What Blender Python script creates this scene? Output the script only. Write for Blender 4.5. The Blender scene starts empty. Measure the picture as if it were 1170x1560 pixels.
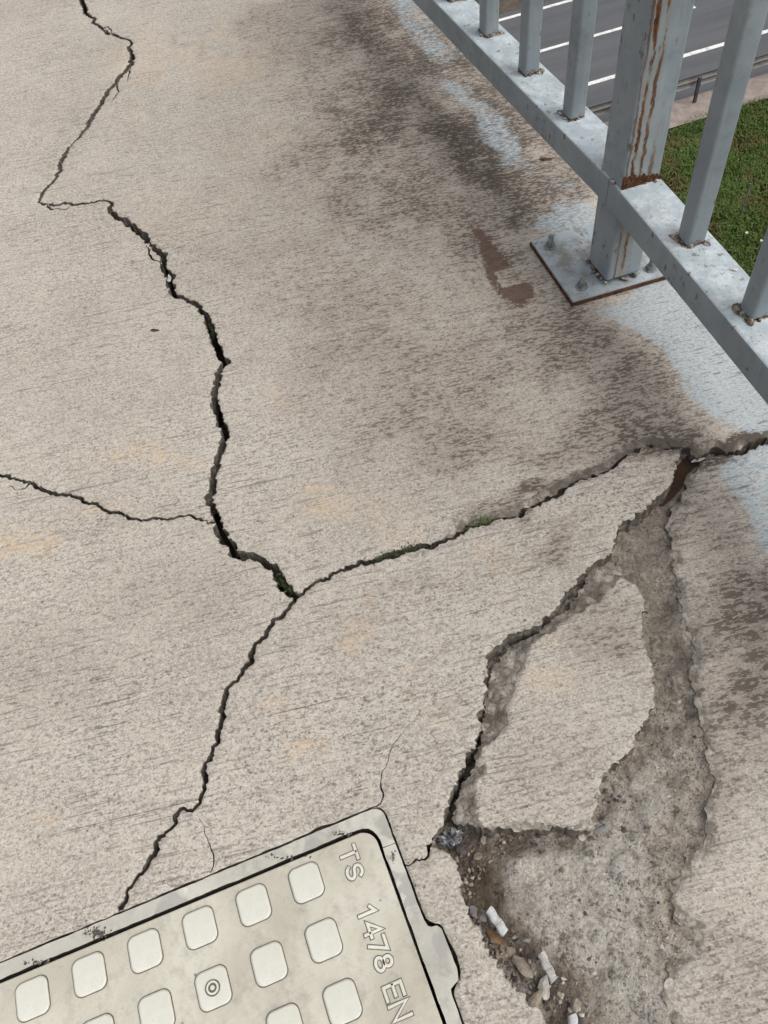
import bpy, bmesh, math, random
import numpy as np
from mathutils import Vector, Matrix, kdtree
from mathutils.geometry import delaunay_2d_cdt

random.seed(7)
RNG = np.random.default_rng(7)
SC = bpy.context.scene
COL = SC.collection

# ------------------------------------------------------------------ camera, sky, sun, exposure
H = 0.78                                   # camera height over the walkway, metres
FPX, NX, NY = 1255.28, 719.23, 1652.80     # focal length and vanishing point of the verticals (1170 x 1560 frame)
CX, CY = 585.0, 780.0


def cam_basis():
    d = np.array([(NX - CX) / FPX, (NY - CY) / FPX, 1.0])
    down = d / np.linalg.norm(d)
    up = np.array([0, -1.0, 0])
    Y = up - np.dot(up, down) * down
    Y /= np.linalg.norm(Y)
    Z = -down
    X = np.cross(Y, Z)
    return np.array([X, Y, Z])


RB = cam_basis()
cam_data = bpy.data.cameras.new('camera')
cam = bpy.data.objects.new('camera', cam_data)
COL.objects.link(cam)
cam_data.sensor_fit = 'VERTICAL'
cam_data.sensor_height = 36.0
cam_data.lens = 36.0 * FPX / 1560.0
cam_data.clip_start = 0.02
cam_data.clip_end = 2000
M = Matrix(((RB[0][0], -RB[0][1], -RB[0][2], 0), (RB[1][0], -RB[1][1], -RB[1][2], 0),
            (RB[2][0], -RB[2][1], -RB[2][2], H), (0, 0, 0, 1)))
cam.matrix_world = M
SC.camera = cam

SUN_EL, SUN_AZ = math.radians(58), math.radians(-20)      # azimuth measured from +X, counter-clockwise
world = bpy.data.worlds.new('World')
SC.world = world
world.use_nodes = True
wn = world.node_tree.nodes
wl = world.node_tree.links
bg = wn['Background']
sky = wn.new('ShaderNodeTexSky')
sky.sky_type = 'NISHITA'
sky.sun_disc = False
sky.sun_elevation = SUN_EL
sky.sun_rotation = math.pi / 2 - SUN_AZ
sky.air_density = 1.0
sky.dust_density = 6.0
sky.ozone_density = 1.0
hs = wn.new('ShaderNodeHueSaturation')                     # an overcast sky: nearly grey
hs.inputs['Saturation'].default_value = 0.22
wl.new(sky.outputs[0], hs.inputs['Color'])
wl.new(hs.outputs[0], bg.inputs['Color'])
bg.inputs['Strength'].default_value = 0.15

sun_data = bpy.data.lights.new('sun', 'SUN')
sun_data.energy = 0.9
sun_data.angle = math.radians(75)
sun_data.color = (1.0, 0.95, 0.88)
sun = bpy.data.objects.new('sun', sun_data)
COL.objects.link(sun)
sv = Vector((math.cos(SUN_EL) * math.cos(SUN_AZ), math.cos(SUN_EL) * math.sin(SUN_AZ), math.sin(SUN_EL)))
sun.rotation_euler = sv.to_track_quat('Z', 'Y').to_euler()
sun.location = sv * 20

SC.view_settings.view_transform = 'Standard'
SC.view_settings.look = 'None'
SC.view_settings.gamma = 1.0
SC.view_settings.use_curve_mapping = False
SC.view_settings.exposure = 0.17
SC.cycles.use_denoising = True
SC.cycles.denoising_prefilter = 'ACCURATE'


# ------------------------------------------------------------------ geometry helpers
def G(P, z=0.0):
    """photo pixels -> points on the horizontal plane at height z (z may be an array)"""
    P = np.atleast_2d(np.asarray(P, float))[:, :2]
    d = np.c_[(P[:, 0] - CX) / FPX, (P[:, 1] - CY) / FPX, np.ones(len(P))]
    w = d @ RB.T
    t = (np.asarray(z) - H) / w[:, 2]
    return w[:, :2] * t[:, None]


def PX(W):
    """world points (n,3) -> photo pixels"""
    c = (np.asarray(W, float) - np.array([0, 0, H])) @ RB
    return np.c_[CX + FPX * c[:, 0] / c[:, 2], CY + FPX * c[:, 1] / c[:, 2]]


def GZ(P, zf):
    q = G(P, 0.0)
    for _ in range(4):
        q = G(P, zf(q))
    return q


_T = np.random.default_rng(3).random((256, 256))


def vnoise(x, y):
    xi = np.floor(x).astype(int)
    yi = np.floor(y).astype(int)
    fx = x - xi
    fy = y - yi
    fx = fx * fx * (3 - 2 * fx)
    fy = fy * fy * (3 - 2 * fy)
    a = _T[xi & 255, yi & 255]
    b = _T[(xi + 1) & 255, yi & 255]
    c = _T[xi & 255, (yi + 1) & 255]
    d = _T[(xi + 1) & 255, (yi + 1) & 255]
    return (a * (1 - fx) + b * fx) * (1 - fy) + (c * (1 - fx) + d * fx) * fy


def fbm(x, y, octv=4, gain=0.5):
    s = 0
    a = 1.0
    n = 0
    for k in range(octv):
        s = s + a * (vnoise(x * 2 ** k + 17.3 * k, y * 2 ** k + 9.1 * k) - 0.5)
        n += a
        a *= gain
    return s / n * 2                                        # about -1 .. 1


def sstep(e0, e1, x):
    t = np.clip((x - e0) / (e1 - e0), 0, 1)
    return t * t * (3 - 2 * t)


def in_poly(P, poly):
    x, y = P[:, 0], P[:, 1]
    r = np.zeros(len(P), bool)
    n = len(poly)
    for i in range(n):
        x0, y0 = poly[i]
        x1, y1 = poly[(i + 1) % n]
        if y0 == y1:
            continue
        c = ((y0 > y) != (y1 > y)) & (x < (x1 - x0) * (y - y0) / (y1 - y0) + x0)
        r ^= c
    return r


def in_poly_fast(P, poly, chunk=4000):
    """even-odd test for many points and many edges"""
    out = np.zeros(len(P), bool)
    A = np.asarray(poly)
    B = np.roll(A, -1, axis=0)
    order = np.argsort(P[:, 1])
    ymin = np.minimum(A[:, 1], B[:, 1])
    ymax = np.maximum(A[:, 1], B[:, 1])
    for s in range(0, len(P), 600):
        idx = order[s:s + 600]
        Q = P[idx]
        m = (ymax >= Q[0, 1]) & (ymin <= Q[-1, 1])
        a, b = A[m], B[m]
        if len(a) == 0:
            continue
        yy = Q[:, 1][:, None]
        c = (a[:, 1][None] > yy) != (b[:, 1][None] > yy)
        dy = np.where(b[:, 1] == a[:, 1], 1e-12, b[:, 1] - a[:, 1])
        xi = (b[:, 0] - a[:, 0]) / dy * (yy - a[:, 1]) + a[:, 0]
        out[idx] = ((c & (Q[:, 0][:, None] < xi)).sum(1) % 2) == 1
    return out


def poly_sd(P, poly):
    """signed distance (positive inside) to a small polygon"""
    d = np.full(len(P), 1e9)
    n = len(poly)
    for i in range(n):
        a = np.array(poly[i], float)
        b = np.array(poly[(i + 1) % n], float)
        ab = b - a
        t = np.clip(((P - a) @ ab) / (ab @ ab), 0, 1)
        d = np.minimum(d, np.linalg.norm(P - a - t[:, None] * ab, axis=1))
    return np.where(in_poly(P, poly), d, -d)


def mesh_obj(name, verts, faces, mats=(), parent=None, smooth=False, midx=None):
    me = bpy.data.meshes.new(name)
    me.from_pydata([tuple(map(float, v)) for v in verts], [], [tuple(map(int, f)) for f in faces])
    for m in (mats if isinstance(mats, (list, tuple)) else [mats]):
        me.materials.append(m)
    if midx is not None:
        me.polygons.foreach_set('material_index', np.asarray(midx, dtype=np.int32))
    if smooth:
        me.polygons.foreach_set('use_smooth', np.ones(len(me.polygons), bool))
    me.update()
    o = bpy.data.objects.new(name, me)
    COL.objects.link(o)
    if parent:
        o.parent = parent
    return o


def bm_obj(name, bm, mats=(), parent=None, smooth=False):
    me = bpy.data.meshes.new(name)
    bm.to_mesh(me)
    bm.free()
    for m in (mats if isinstance(mats, (list, tuple)) else [mats]):
        me.materials.append(m)
    if smooth:
        me.polygons.foreach_set('use_smooth', np.ones(len(me.polygons), bool))
    o = bpy.data.objects.new(name, me)
    COL.objects.link(o)
    if parent:
        o.parent = parent
    return o


def empty(name, loc=(0, 0, 0), rz=0.0):
    o = bpy.data.objects.new(name, None)
    COL.objects.link(o)
    o.location = loc
    o.rotation_euler = (0, 0, rz)
    o.empty_display_size = 0.05
    return o


def tag(o, label=None, cat=None, group=None, kind=None):
    if label:
        o['label'] = label
    if cat:
        o['category'] = cat
    if group:
        o['group'] = group
    if kind:
        o['kind'] = kind
    return o


def add_attr(o, name, vals):
    a = o.data.attributes.new(name, 'FLOAT', 'POINT')
    a.data.foreach_set('value', np.asarray(vals, dtype=np.float32))


def bm_box(bm, mat4, sx, sy, sz, bevel=0.0, seg=1):
    r = bmesh.ops.create_cube(bm, size=1.0, matrix=mat4 @ Matrix.Diagonal((sx, sy, sz, 1)))
    if bevel > 0:
        es = set()
        for v in r['verts']:
            es.update(v.link_edges)
        bmesh.ops.bevel(bm, geom=list(es), offset=bevel, segments=seg, affect='EDGES', profile=0.5)


# ------------------------------------------------------------------ materials
class NT:
    def __init__(self, name):
        self.m = bpy.data.materials.new(name)
        self.m.use_nodes = True
        self.n = self.m.node_tree.nodes
        self.l = self.m.node_tree.links
        self.b = self.n['Principled BSDF']
        self.b.inputs['Roughness'].default_value = 0.85
        self.b.inputs['Specular IOR Level'].default_value = 0.3
        self._pos = None

    def pos(self):
        if self._pos is None:
            self._pos = self.n.new('ShaderNodeTexCoord').outputs['Object']
        return self._pos

    def mapped(self, scale=(1, 1, 1), rot=(0, 0, 0), loc=(0, 0, 0)):
        k = self.n.new('ShaderNodeMapping')
        k.inputs['Scale'].default_value = scale
        k.inputs['Location'].default_value = loc
        k0 = self.n.new('ShaderNodeMapping')
        k0.inputs['Rotation'].default_value = rot
        self.l.new(self.pos(), k0.inputs['Vector'])
        self.l.new(k0.outputs[0], k.inputs['Vector'])
        return k.outputs[0]

    def noise(self, scale, detail=3, rough=0.6, vec=None, dist=0.0):
        k = self.n.new('ShaderNodeTexNoise')
        k.inputs['Scale'].default_value = scale
        k.inputs['Detail'].default_value = detail
        k.inputs['Roughness'].default_value = rough
        k.inputs['Distortion'].default_value = dist
        self.l.new(vec or self.pos(), k.inputs['Vector'])
        return k.outputs['Fac']

    def voro(self, scale, feature='F1', out='Distance', vec=None, rnd=1.0):
        k = self.n.new('ShaderNodeTexVoronoi')
        k.feature = feature
        k.inputs['Scale'].default_value = scale
        k.inputs['Randomness'].default_value = rnd
        self.l.new(vec or self.pos(), k.inputs['Vector'])
        return k.outputs[out]

    def attr(self, name):
        k = self.n.new('ShaderNodeAttribute')
        k.attribute_name = name
        return k.outputs['Fac']

    def _set(self, sock, v):
        if isinstance(v, (int, float)):
            sock.default_value = v
        elif isinstance(v, tuple):
            sock.default_value = v if len(v) == 4 else (*v, 1)
        else:
            self.l.new(v, sock)

    def math(self, op, a, b=0.0, c=0.0, clamp=False):
        k = self.n.new('ShaderNodeMath')
        k.operation = op
        k.use_clamp = clamp
        self._set(k.inputs[0], a)
        self._set(k.inputs[1], b)
        self._set(k.inputs[2], c)
        return k.outputs[0]

    def ss(self, x, lo, hi, a=0.0, b=1.0):
        k = self.n.new('ShaderNodeMapRange')
        k.interpolation_type = 'SMOOTHSTEP'
        k.inputs[1].default_value = lo
        k.inputs[2].default_value = hi
        k.inputs[3].default_value = a
        k.inputs[4].default_value = b
        self._set(k.inputs[0], x)
        return k.outputs[0]

    def mix(self, f, a, b, mode='MIX'):
        k = self.n.new('ShaderNodeMix')
        k.data_type = 'RGBA'
        k.blend_type = mode
        self._set(k.inputs['Factor'], f)
        self._set(k.inputs['A'], a)
        self._set(k.inputs['B'], b)
        return k.outputs['Result']

    def ramp(self, f, stops):
        k = self.n.new('ShaderNodeValToRGB')
        e = k.color_ramp.elements
        while len(e) < len(stops):
            e.new(0.5)
        for i, (p, c) in enumerate(stops):
            e[i].position = p
            e[i].color = (*c, 1)
        self.l.new(f, k.inputs[0])
        return k.outputs[0]

    def bump(self, h, strength=0.5, dist=0.002, chain=None):
        k = self.n.new('ShaderNodeBump')
        k.inputs['Strength'].default_value = strength
        k.inputs['Distance'].default_value = dist
        self.l.new(h, k.inputs['Height'])
        if chain is not None:
            self.l.new(chain, k.inputs['Normal'])
        return k.outputs[0]

    def done(self, col=None, rough=None, nrm=None, metal=None, spec=None):
        if col is not None:
            self._set(self.b.inputs['Base Color'], col)
        if rough is not None:
            self._set(self.b.inputs['Roughness'], rough)
        if nrm is not None:
            self.l.new(nrm, self.b.inputs['Normal'])
        if metal is not None:
            self._set(self.b.inputs['Metallic'], metal)
        if spec is not None:
            self._set(self.b.inputs['Specular IOR Level'], spec)
        return self.m


BROOM = math.radians(15.6)


def concrete_mat(name, wall=False):
    t = NT(name)
    base = t.ramp(t.noise(4.0, 4, 0.6), [(0.30, (0.388, 0.348, 0.297)), (0.5, (0.465, 0.420, 0.361)), (0.72, (0.540, 0.491, 0.427))])
    base = t.mix(t.ss(t.noise(2.4, 5, 0.7, dist=0.5), 0.42, 0.66, 0, 0.32), base, (0.33, 0.295, 0.25))
    base = t.mix(t.ss(t.noise(3.1, 5, 0.7, t.mapped(loc=(4, 9, 0))), 0.50, 0.72, 0, 0.40), base, (0.50, 0.462, 0.405))
    base = t.mix(t.ss(t.noise(22.0, 5, 0.7), 0.50, 0.75, 0, 0.45), base, (0.30, 0.272, 0.243))
    # sand grains: every grain its own tone
    grain = t.voro(620, 'F1', 'Color')
    sep = t.n.new('ShaderNodeSeparateColor')
    t.l.new(grain, sep.inputs[0])
    g1 = sep.outputs[0]
    base = t.mix(t.ss(g1, 0.60, 1.0, 0, 0.55), base, (0.60, 0.565, 0.52))
    base = t.mix(t.ss(g1, 0.40, 0.0, 0, 0.60), base, (0.20, 0.18, 0.16))
    fine = t.noise(520, 3, 0.75)
    base = t.mix(t.ss(fine, 0.54, 0.80, 0, 0.65), base, (0.17, 0.155, 0.14))
    # broom strokes: short thin scores, in patches, and a few long ones
    rot = (0, 0, -BROOM)
    s1 = t.noise(1.0, 2, 0.6, t.mapped((30, 260, 60), rot))
    s2 = t.noise(1.0, 3, 0.6, t.mapped((4, 120, 20), rot))
    s3 = t.noise(1.0, 3, 0.6, t.mapped((2.2, 240, 14), rot, (3, 7, 0)))
    patch = t.ss(t.noise(6.0, 4, 0.65), 0.40, 0.64)
    s1b = t.noise(1.0, 2, 0.6, t.mapped((16, 330, 60), rot, (5, 2, 0)))
    strokes = t.math('MULTIPLY', t.math('MAXIMUM', t.ss(s1, 0.60, 0.66), t.ss(s1b, 0.60, 0.67)), t.math('MULTIPLY_ADD', patch, 0.62, 0.38))
    base = t.mix(t.math('MULTIPLY', strokes, 0.70), base, (0.135, 0.120, 0.103))
    base = t.mix(t.ss(s1, 0.42, 0.30, 0, 0.22), base, (0.54, 0.505, 0.455))
    base = t.mix(t.ss(s2, 0.60, 0.72, 0, 0.28), base, (0.215, 0.195, 0.172))
    base = t.mix(t.math('MULTIPLY', t.ss(s3, 0.635, 0.68, 0, 0.8), t.ss(t.noise(9, 3, 0.6), 0.36, 0.6)), base, (0.13, 0.115, 0.10))
    # blotches of specks a few millimetres across
    mott = t.noise(230, 1.5, 0.6, t.mapped((0.6, 1.2, 1), rot))
    mot2 = t.noise(330, 1.0, 0.5, t.mapped((0.8, 1.1, 1), rot, (50, 20, 0)))
    vary = t.ss(t.noise(8.5, 4, 0.7, t.mapped(loc=(2, 2, 7))), 0.38, 0.64, 0.30, 1.0)
    base = t.mix(t.math('MULTIPLY', t.ss(mott, 0.58, 0.67, 0, 0.52), vary), base, (0.140, 0.124, 0.107))
    base = t.mix(t.math('MULTIPLY', t.ss(mot2, 0.62, 0.69, 0, 0.68), vary), base, (0.105, 0.092, 0.079))
    base = t.mix(t.ss(mott, 0.42, 0.33, 0, 0.40), base, (0.58, 0.54, 0.475))
    base = t.mix(t.ss(mot2, 0.34, 0.28, 0, 0.50), base, (0.66, 0.62, 0.555))
    # dark pores
    pore = t.math('MULTIPLY', t.ss(t.voro(130), 0.26, 0.08), t.ss(t.noise(48, 2), 0.49, 0.58))
    base = t.mix(t.math('MULTIPLY', pore, 0.5), base, (0.10, 0.088, 0.076))
    # white sand flecks
    fl = t.math('MULTIPLY', t.ss(t.voro(210, vec=t.mapped(loc=(3, 5, 1))), 0.16, 0.06), t.ss(t.noise(45, 2, vec=t.mapped(loc=(7, 1, 0))), 0.54, 0.64))
    base = t.mix(t.math('MULTIPLY', fl, 0.6), base, (0.62, 0.60, 0.56))
    # orange tint left in the surface
    og = t.math('MULTIPLY', t.attr('orange'), t.ss(t.noise(60, 4, 0.7), 0.35, 0.7))
    base = t.mix(t.math('MULTIPLY', og, 0.78, clamp=True), base, (0.60, 0.42, 0.235))
    # dark growth: specks between the strokes, denser where the attribute is higher
    st = t.attr('stain')
    n_a = t.noise(240, 2, 0.65, t.mapped((0.5, 1.3, 1), rot, (9, 9, 0)))
    n_b = t.noise(75, 5, 0.75, t.mapped((0.45, 1.4, 1), rot))
    n_md = t.noise(17, 5, 0.7)
    n_lg = t.noise(6, 4, 0.65)
    stv = t.math('MULTIPLY', st, t.ss(t.math('ADD', n_md, t.math('MULTIPLY', n_lg, 0.6)), 0.50, 0.92, 0.60, 1.25))
    base = t.mix(t.math('MULTIPLY', stv, t.ss(n_b, 0.30, 0.66, 0.55, 0.90), clamp=True), base, (0.215, 0.177, 0.146))
    mixn = t.math('ADD', t.math('MULTIPLY', n_a, 0.55), t.math('MULTIPLY', n_b, 0.45))
    sp = t.ss(t.math('ADD', mixn, t.math('MULTIPLY', stv, 0.13)), 0.578, 0.635)
    base = t.mix(t.math('MULTIPLY', sp, t.math('MULTIPLY_ADD', stv, 0.55, 0.36, clamp=True)), base, (0.085, 0.070, 0.058))
    pale = t.math('MULTIPLY', t.ss(t.voro(190, vec=t.mapped(loc=(1, 8, 2))), 0.22, 0.10), t.ss(t.noise(50, 2, vec=t.mapped(loc=(2, 3, 0))), 0.52, 0.6))
    base = t.mix(t.math('MULTIPLY', pale, t.math('MULTIPLY', stv, 0.6, clamp=True)), base, (0.40, 0.36, 0.31))
    # old blue-grey paint overspray, worn off the high grains
    pt = t.attr('paint')
    n_p = t.noise(120, 5, 0.8, t.mapped((0.45, 1.6, 1), rot))
    pm = t.ss(t.math('ADD', t.math('MULTIPLY', pt, 0.62), t.math('ADD', t.math('MULTIPLY', n_p, 0.75), t.math('MULTIPLY', n_md, 0.45))), 0.84, 1.04)
    pm = t.math('MULTIPLY', pm, t.ss(pt, 0.05, 0.45))
    pm = t.math('MULTIPLY', pm, t.ss(n_a, 0.60, 0.50, 0.45, 1.0))
    pcol = t.mix(t.ss(t.noise(330, 5, 0.85, t.mapped((0.6, 1.3, 1), rot)), 0.44, 0.66), (0.42, 0.48, 0.51), (0.13, 0.15, 0.165))
    pcol = t.mix(t.ss(n_lg, 0.4, 0.65, 0, 0.35), pcol, (0.46, 0.52, 0.55))
    base = t.mix(t.math('MULTIPLY', pm, 0.86), base, pcol)
    base = t.mix(t.math('MULTIPLY', t.ss(s1, 0.60, 0.68), t.math('MULTIPLY', pt, 0.6, clamp=True)), base, (0.09, 0.095, 0.10))
    # red-brown soil
    so = t.ss(t.math('ADD', t.attr('soil'), t.math('MULTIPLY', t.math('SUBTRACT', t.noise(130, 5, 0.8), 0.5), 2.6)), 0.36, 0.70)
    base = t.mix(t.math('MULTIPLY', so, 0.88), base, t.mix(t.noise(90), (0.075, 0.046, 0.036), (0.135, 0.085, 0.064)))
    # broken faces: bare aggregate
    rg = t.attr('rough') if not wall else 1.0
    ag = t.voro(95, 'F1', 'Color')
    sg = t.n.new('ShaderNodeSeparateColor')
    t.l.new(ag, sg.inputs[0])
    agc = t.ramp(sg.outputs[0], [(0.0, (0.28, 0.248, 0.208)), (0.35, (0.46, 0.415, 0.355)), (0.7, (0.56, 0.51, 0.44)), (1.0, (0.70, 0.65, 0.575))])
    agc = t.mix(t.ss(t.voro(95), 0.3, 0.6, 0, 0.5), agc, (0.17, 0.147, 0.12))
    agc = t.mix(t.ss(t.noise(300, 3, 0.7), 0.45, 0.7, 0, 0.6), agc, (0.09, 0.075, 0.06))
    agc = t.mix(t.math('MULTIPLY', stv, 0.8, clamp=True), agc, (0.115, 0.095, 0.078))
    if not wall:
        rg = t.ss(t.math('ADD', rg, t.math('MULTIPLY', t.math('SUBTRACT', t.noise(95, 5, 0.8), 0.5), 1.5)), 0.34, 0.56)
        rg = t.math('MULTIPLY', rg, t.ss(t.attr('rough'), 0.01, 0.10))
    base = t.mix(rg, base, agc) if not wall else t.mix(0.6, agc, (0.16, 0.14, 0.12))  # slab walls coloured darker, painting in the shadow of the gaps
    h = t.math('ADD', t.math('MULTIPLY', fine, 1.0), t.math('MULTIPLY', s1, 0.9))
    h = t.math('ADD', h, t.math('MULTIPLY', pore, -1.2))
    nr = t.bump(h, 0.75, 0.0011)
    hr = t.math('SUBTRACT', 1.0, t.voro(95))
    k = t.n.new('ShaderNodeBump')
    k.inputs['Distance'].default_value = 0.004
    t.l.new(t.math('ADD', hr, t.math('MULTIPLY', t.noise(260, 4, 0.7), 0.8)), k.inputs['Height'])
    t._set(k.inputs['Strength'], t.math('MULTIPLY', rg, 0.8))
    t.l.new(nr, k.inputs['Normal'])
    return t.done(base, 0.9, k.outputs[0], spec=0.2)


def mortar_mat():
    t = NT('broken_mortar')
    n1 = t.noise(26, 6, 0.72, dist=0.4)
    n2 = t.noise(95, 5, 0.75)
    br = t.attr('brown')
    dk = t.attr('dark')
    wt = t.attr('white')
    c = t.ramp(n2, [(0.28, (0.24, 0.200, 0.158)), (0.42, (0.44, 0.380, 0.312)), (0.55, (0.58, 0.515, 0.435)), (0.75, (0.68, 0.62, 0.54))])
    crust = t.ss(t.math('ADD', t.math('ADD', n1, t.math('MULTIPLY', t.math('SUBTRACT', n2, 0.5), 1.3)), t.math('MULTIPLY', wt, 0.30)), 0.60, 0.76)
    c = t.mix(t.math('MULTIPLY', crust, 0.9), c, t.mix(t.noise(230), (0.55, 0.505, 0.445), (0.74, 0.70, 0.64)))
    vc = t.voro(75, 'F1', 'Color', t.mapped(loc=(4, 2, 0)))
    sp = t.n.new('ShaderNodeSeparateColor')
    t.l.new(vc, sp.inputs[0])
    vd = t.math('ADD', t.voro(75, 'F1', 'Distance', t.mapped(loc=(4, 2, 0))), t.math('MULTIPLY', t.math('SUBTRACT', t.noise(160, 4, 0.8), 0.5), 0.9))
    stone = t.math('MULTIPLY', t.ss(vd, 0.42, 0.30), t.ss(sp.outputs[0], 0.62, 0.7))
    sc = t.ramp(sp.outputs[1], [(0.0, (0.17, 0.165, 0.165)), (0.5, (0.27, 0.25, 0.235)), (1.0, (0.40, 0.36, 0.31))])
    c = t.mix(t.math('MULTIPLY', stone, 0.5), c, sc)
    gw = t.noise(105, 5, 0.82, t.mapped(loc=(9, 4, 2)))
    c = t.mix(t.math('MULTIPLY', t.ss(gw, 0.535, 0.60), t.math('MULTIPLY_ADD', wt, 0.55, 0.35, clamp=True)), c, (0.78, 0.735, 0.665))
    gd = t.noise(90, 5, 0.82, t.mapped(loc=(1, 6, 5)))
    c = t.mix(t.math('MULTIPLY', t.ss(gd, 0.545, 0.60), 0.66), c, (0.13, 0.103, 0.078))
    c = t.mix(t.math('MULTIPLY', t.ss(t.noise(330, 2, 0.6), 0.58, 0.64), 0.65), c, (0.075, 0.062, 0.05))
    gx = t.math('ADD', t.noise(62, 6, 0.85, t.mapped(loc=(6, 1, 9))), t.math('MULTIPLY', wt, 0.13))
    c = t.mix(t.math('MULTIPLY', t.ss(gx, 0.565, 0.645), 0.8), c, t.mix(t.ss(t.noise(240, 3, 0.7), 0.40, 0.62), (0.82, 0.765, 0.68), (0.52, 0.465, 0.40)))
    c = t.mix(t.math('MULTIPLY', br, t.ss(n1, 0.2, 0.75, 0.45, 1.0)), c, t.mix(n2, (0.060, 0.042, 0.029), (0.20, 0.145, 0.10)))
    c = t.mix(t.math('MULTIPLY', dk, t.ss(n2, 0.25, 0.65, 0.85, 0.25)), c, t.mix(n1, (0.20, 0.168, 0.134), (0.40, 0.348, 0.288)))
    so = t.attr('soil')
    c = t.mix(t.ss(t.math('ADD', so, t.math('MULTIPLY', n2, 0.4)), 0.5, 0.72), c, (0.115, 0.062, 0.043))
    h = t.math('ADD', t.math('MULTIPLY', n1, 0.6), t.math('ADD', n2, t.math('MULTIPLY', stone, 0.5)))
    h = t.math('ADD', h, t.math('MULTIPLY', t.noise(320, 4, 0.75), 0.7))
    return t.done(c, 0.9, t.bump(h, 1.0, 0.009), spec=0.2)


def plain(name, c0, c1, scale=60, rough=0.8, bump=0.3, dist=0.001, detail=4, metal=None, spec=0.3):
    t = NT(name)
    n = t.noise(scale, detail, 0.65)
    n2 = t.noise(scale * 5.3, 3, 0.6)
    c = t.mix(t.ss(n, 0.3, 0.7), c0, c1)
    c = t.mix(t.ss(n2, 0.5, 0.75, 0, 0.35), c, tuple(x * 0.55 for x in c0))
    return t.done(c, rough, t.bump(t.math('ADD', n, n2), bump, dist), metal=metal, spec=spec)


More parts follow.
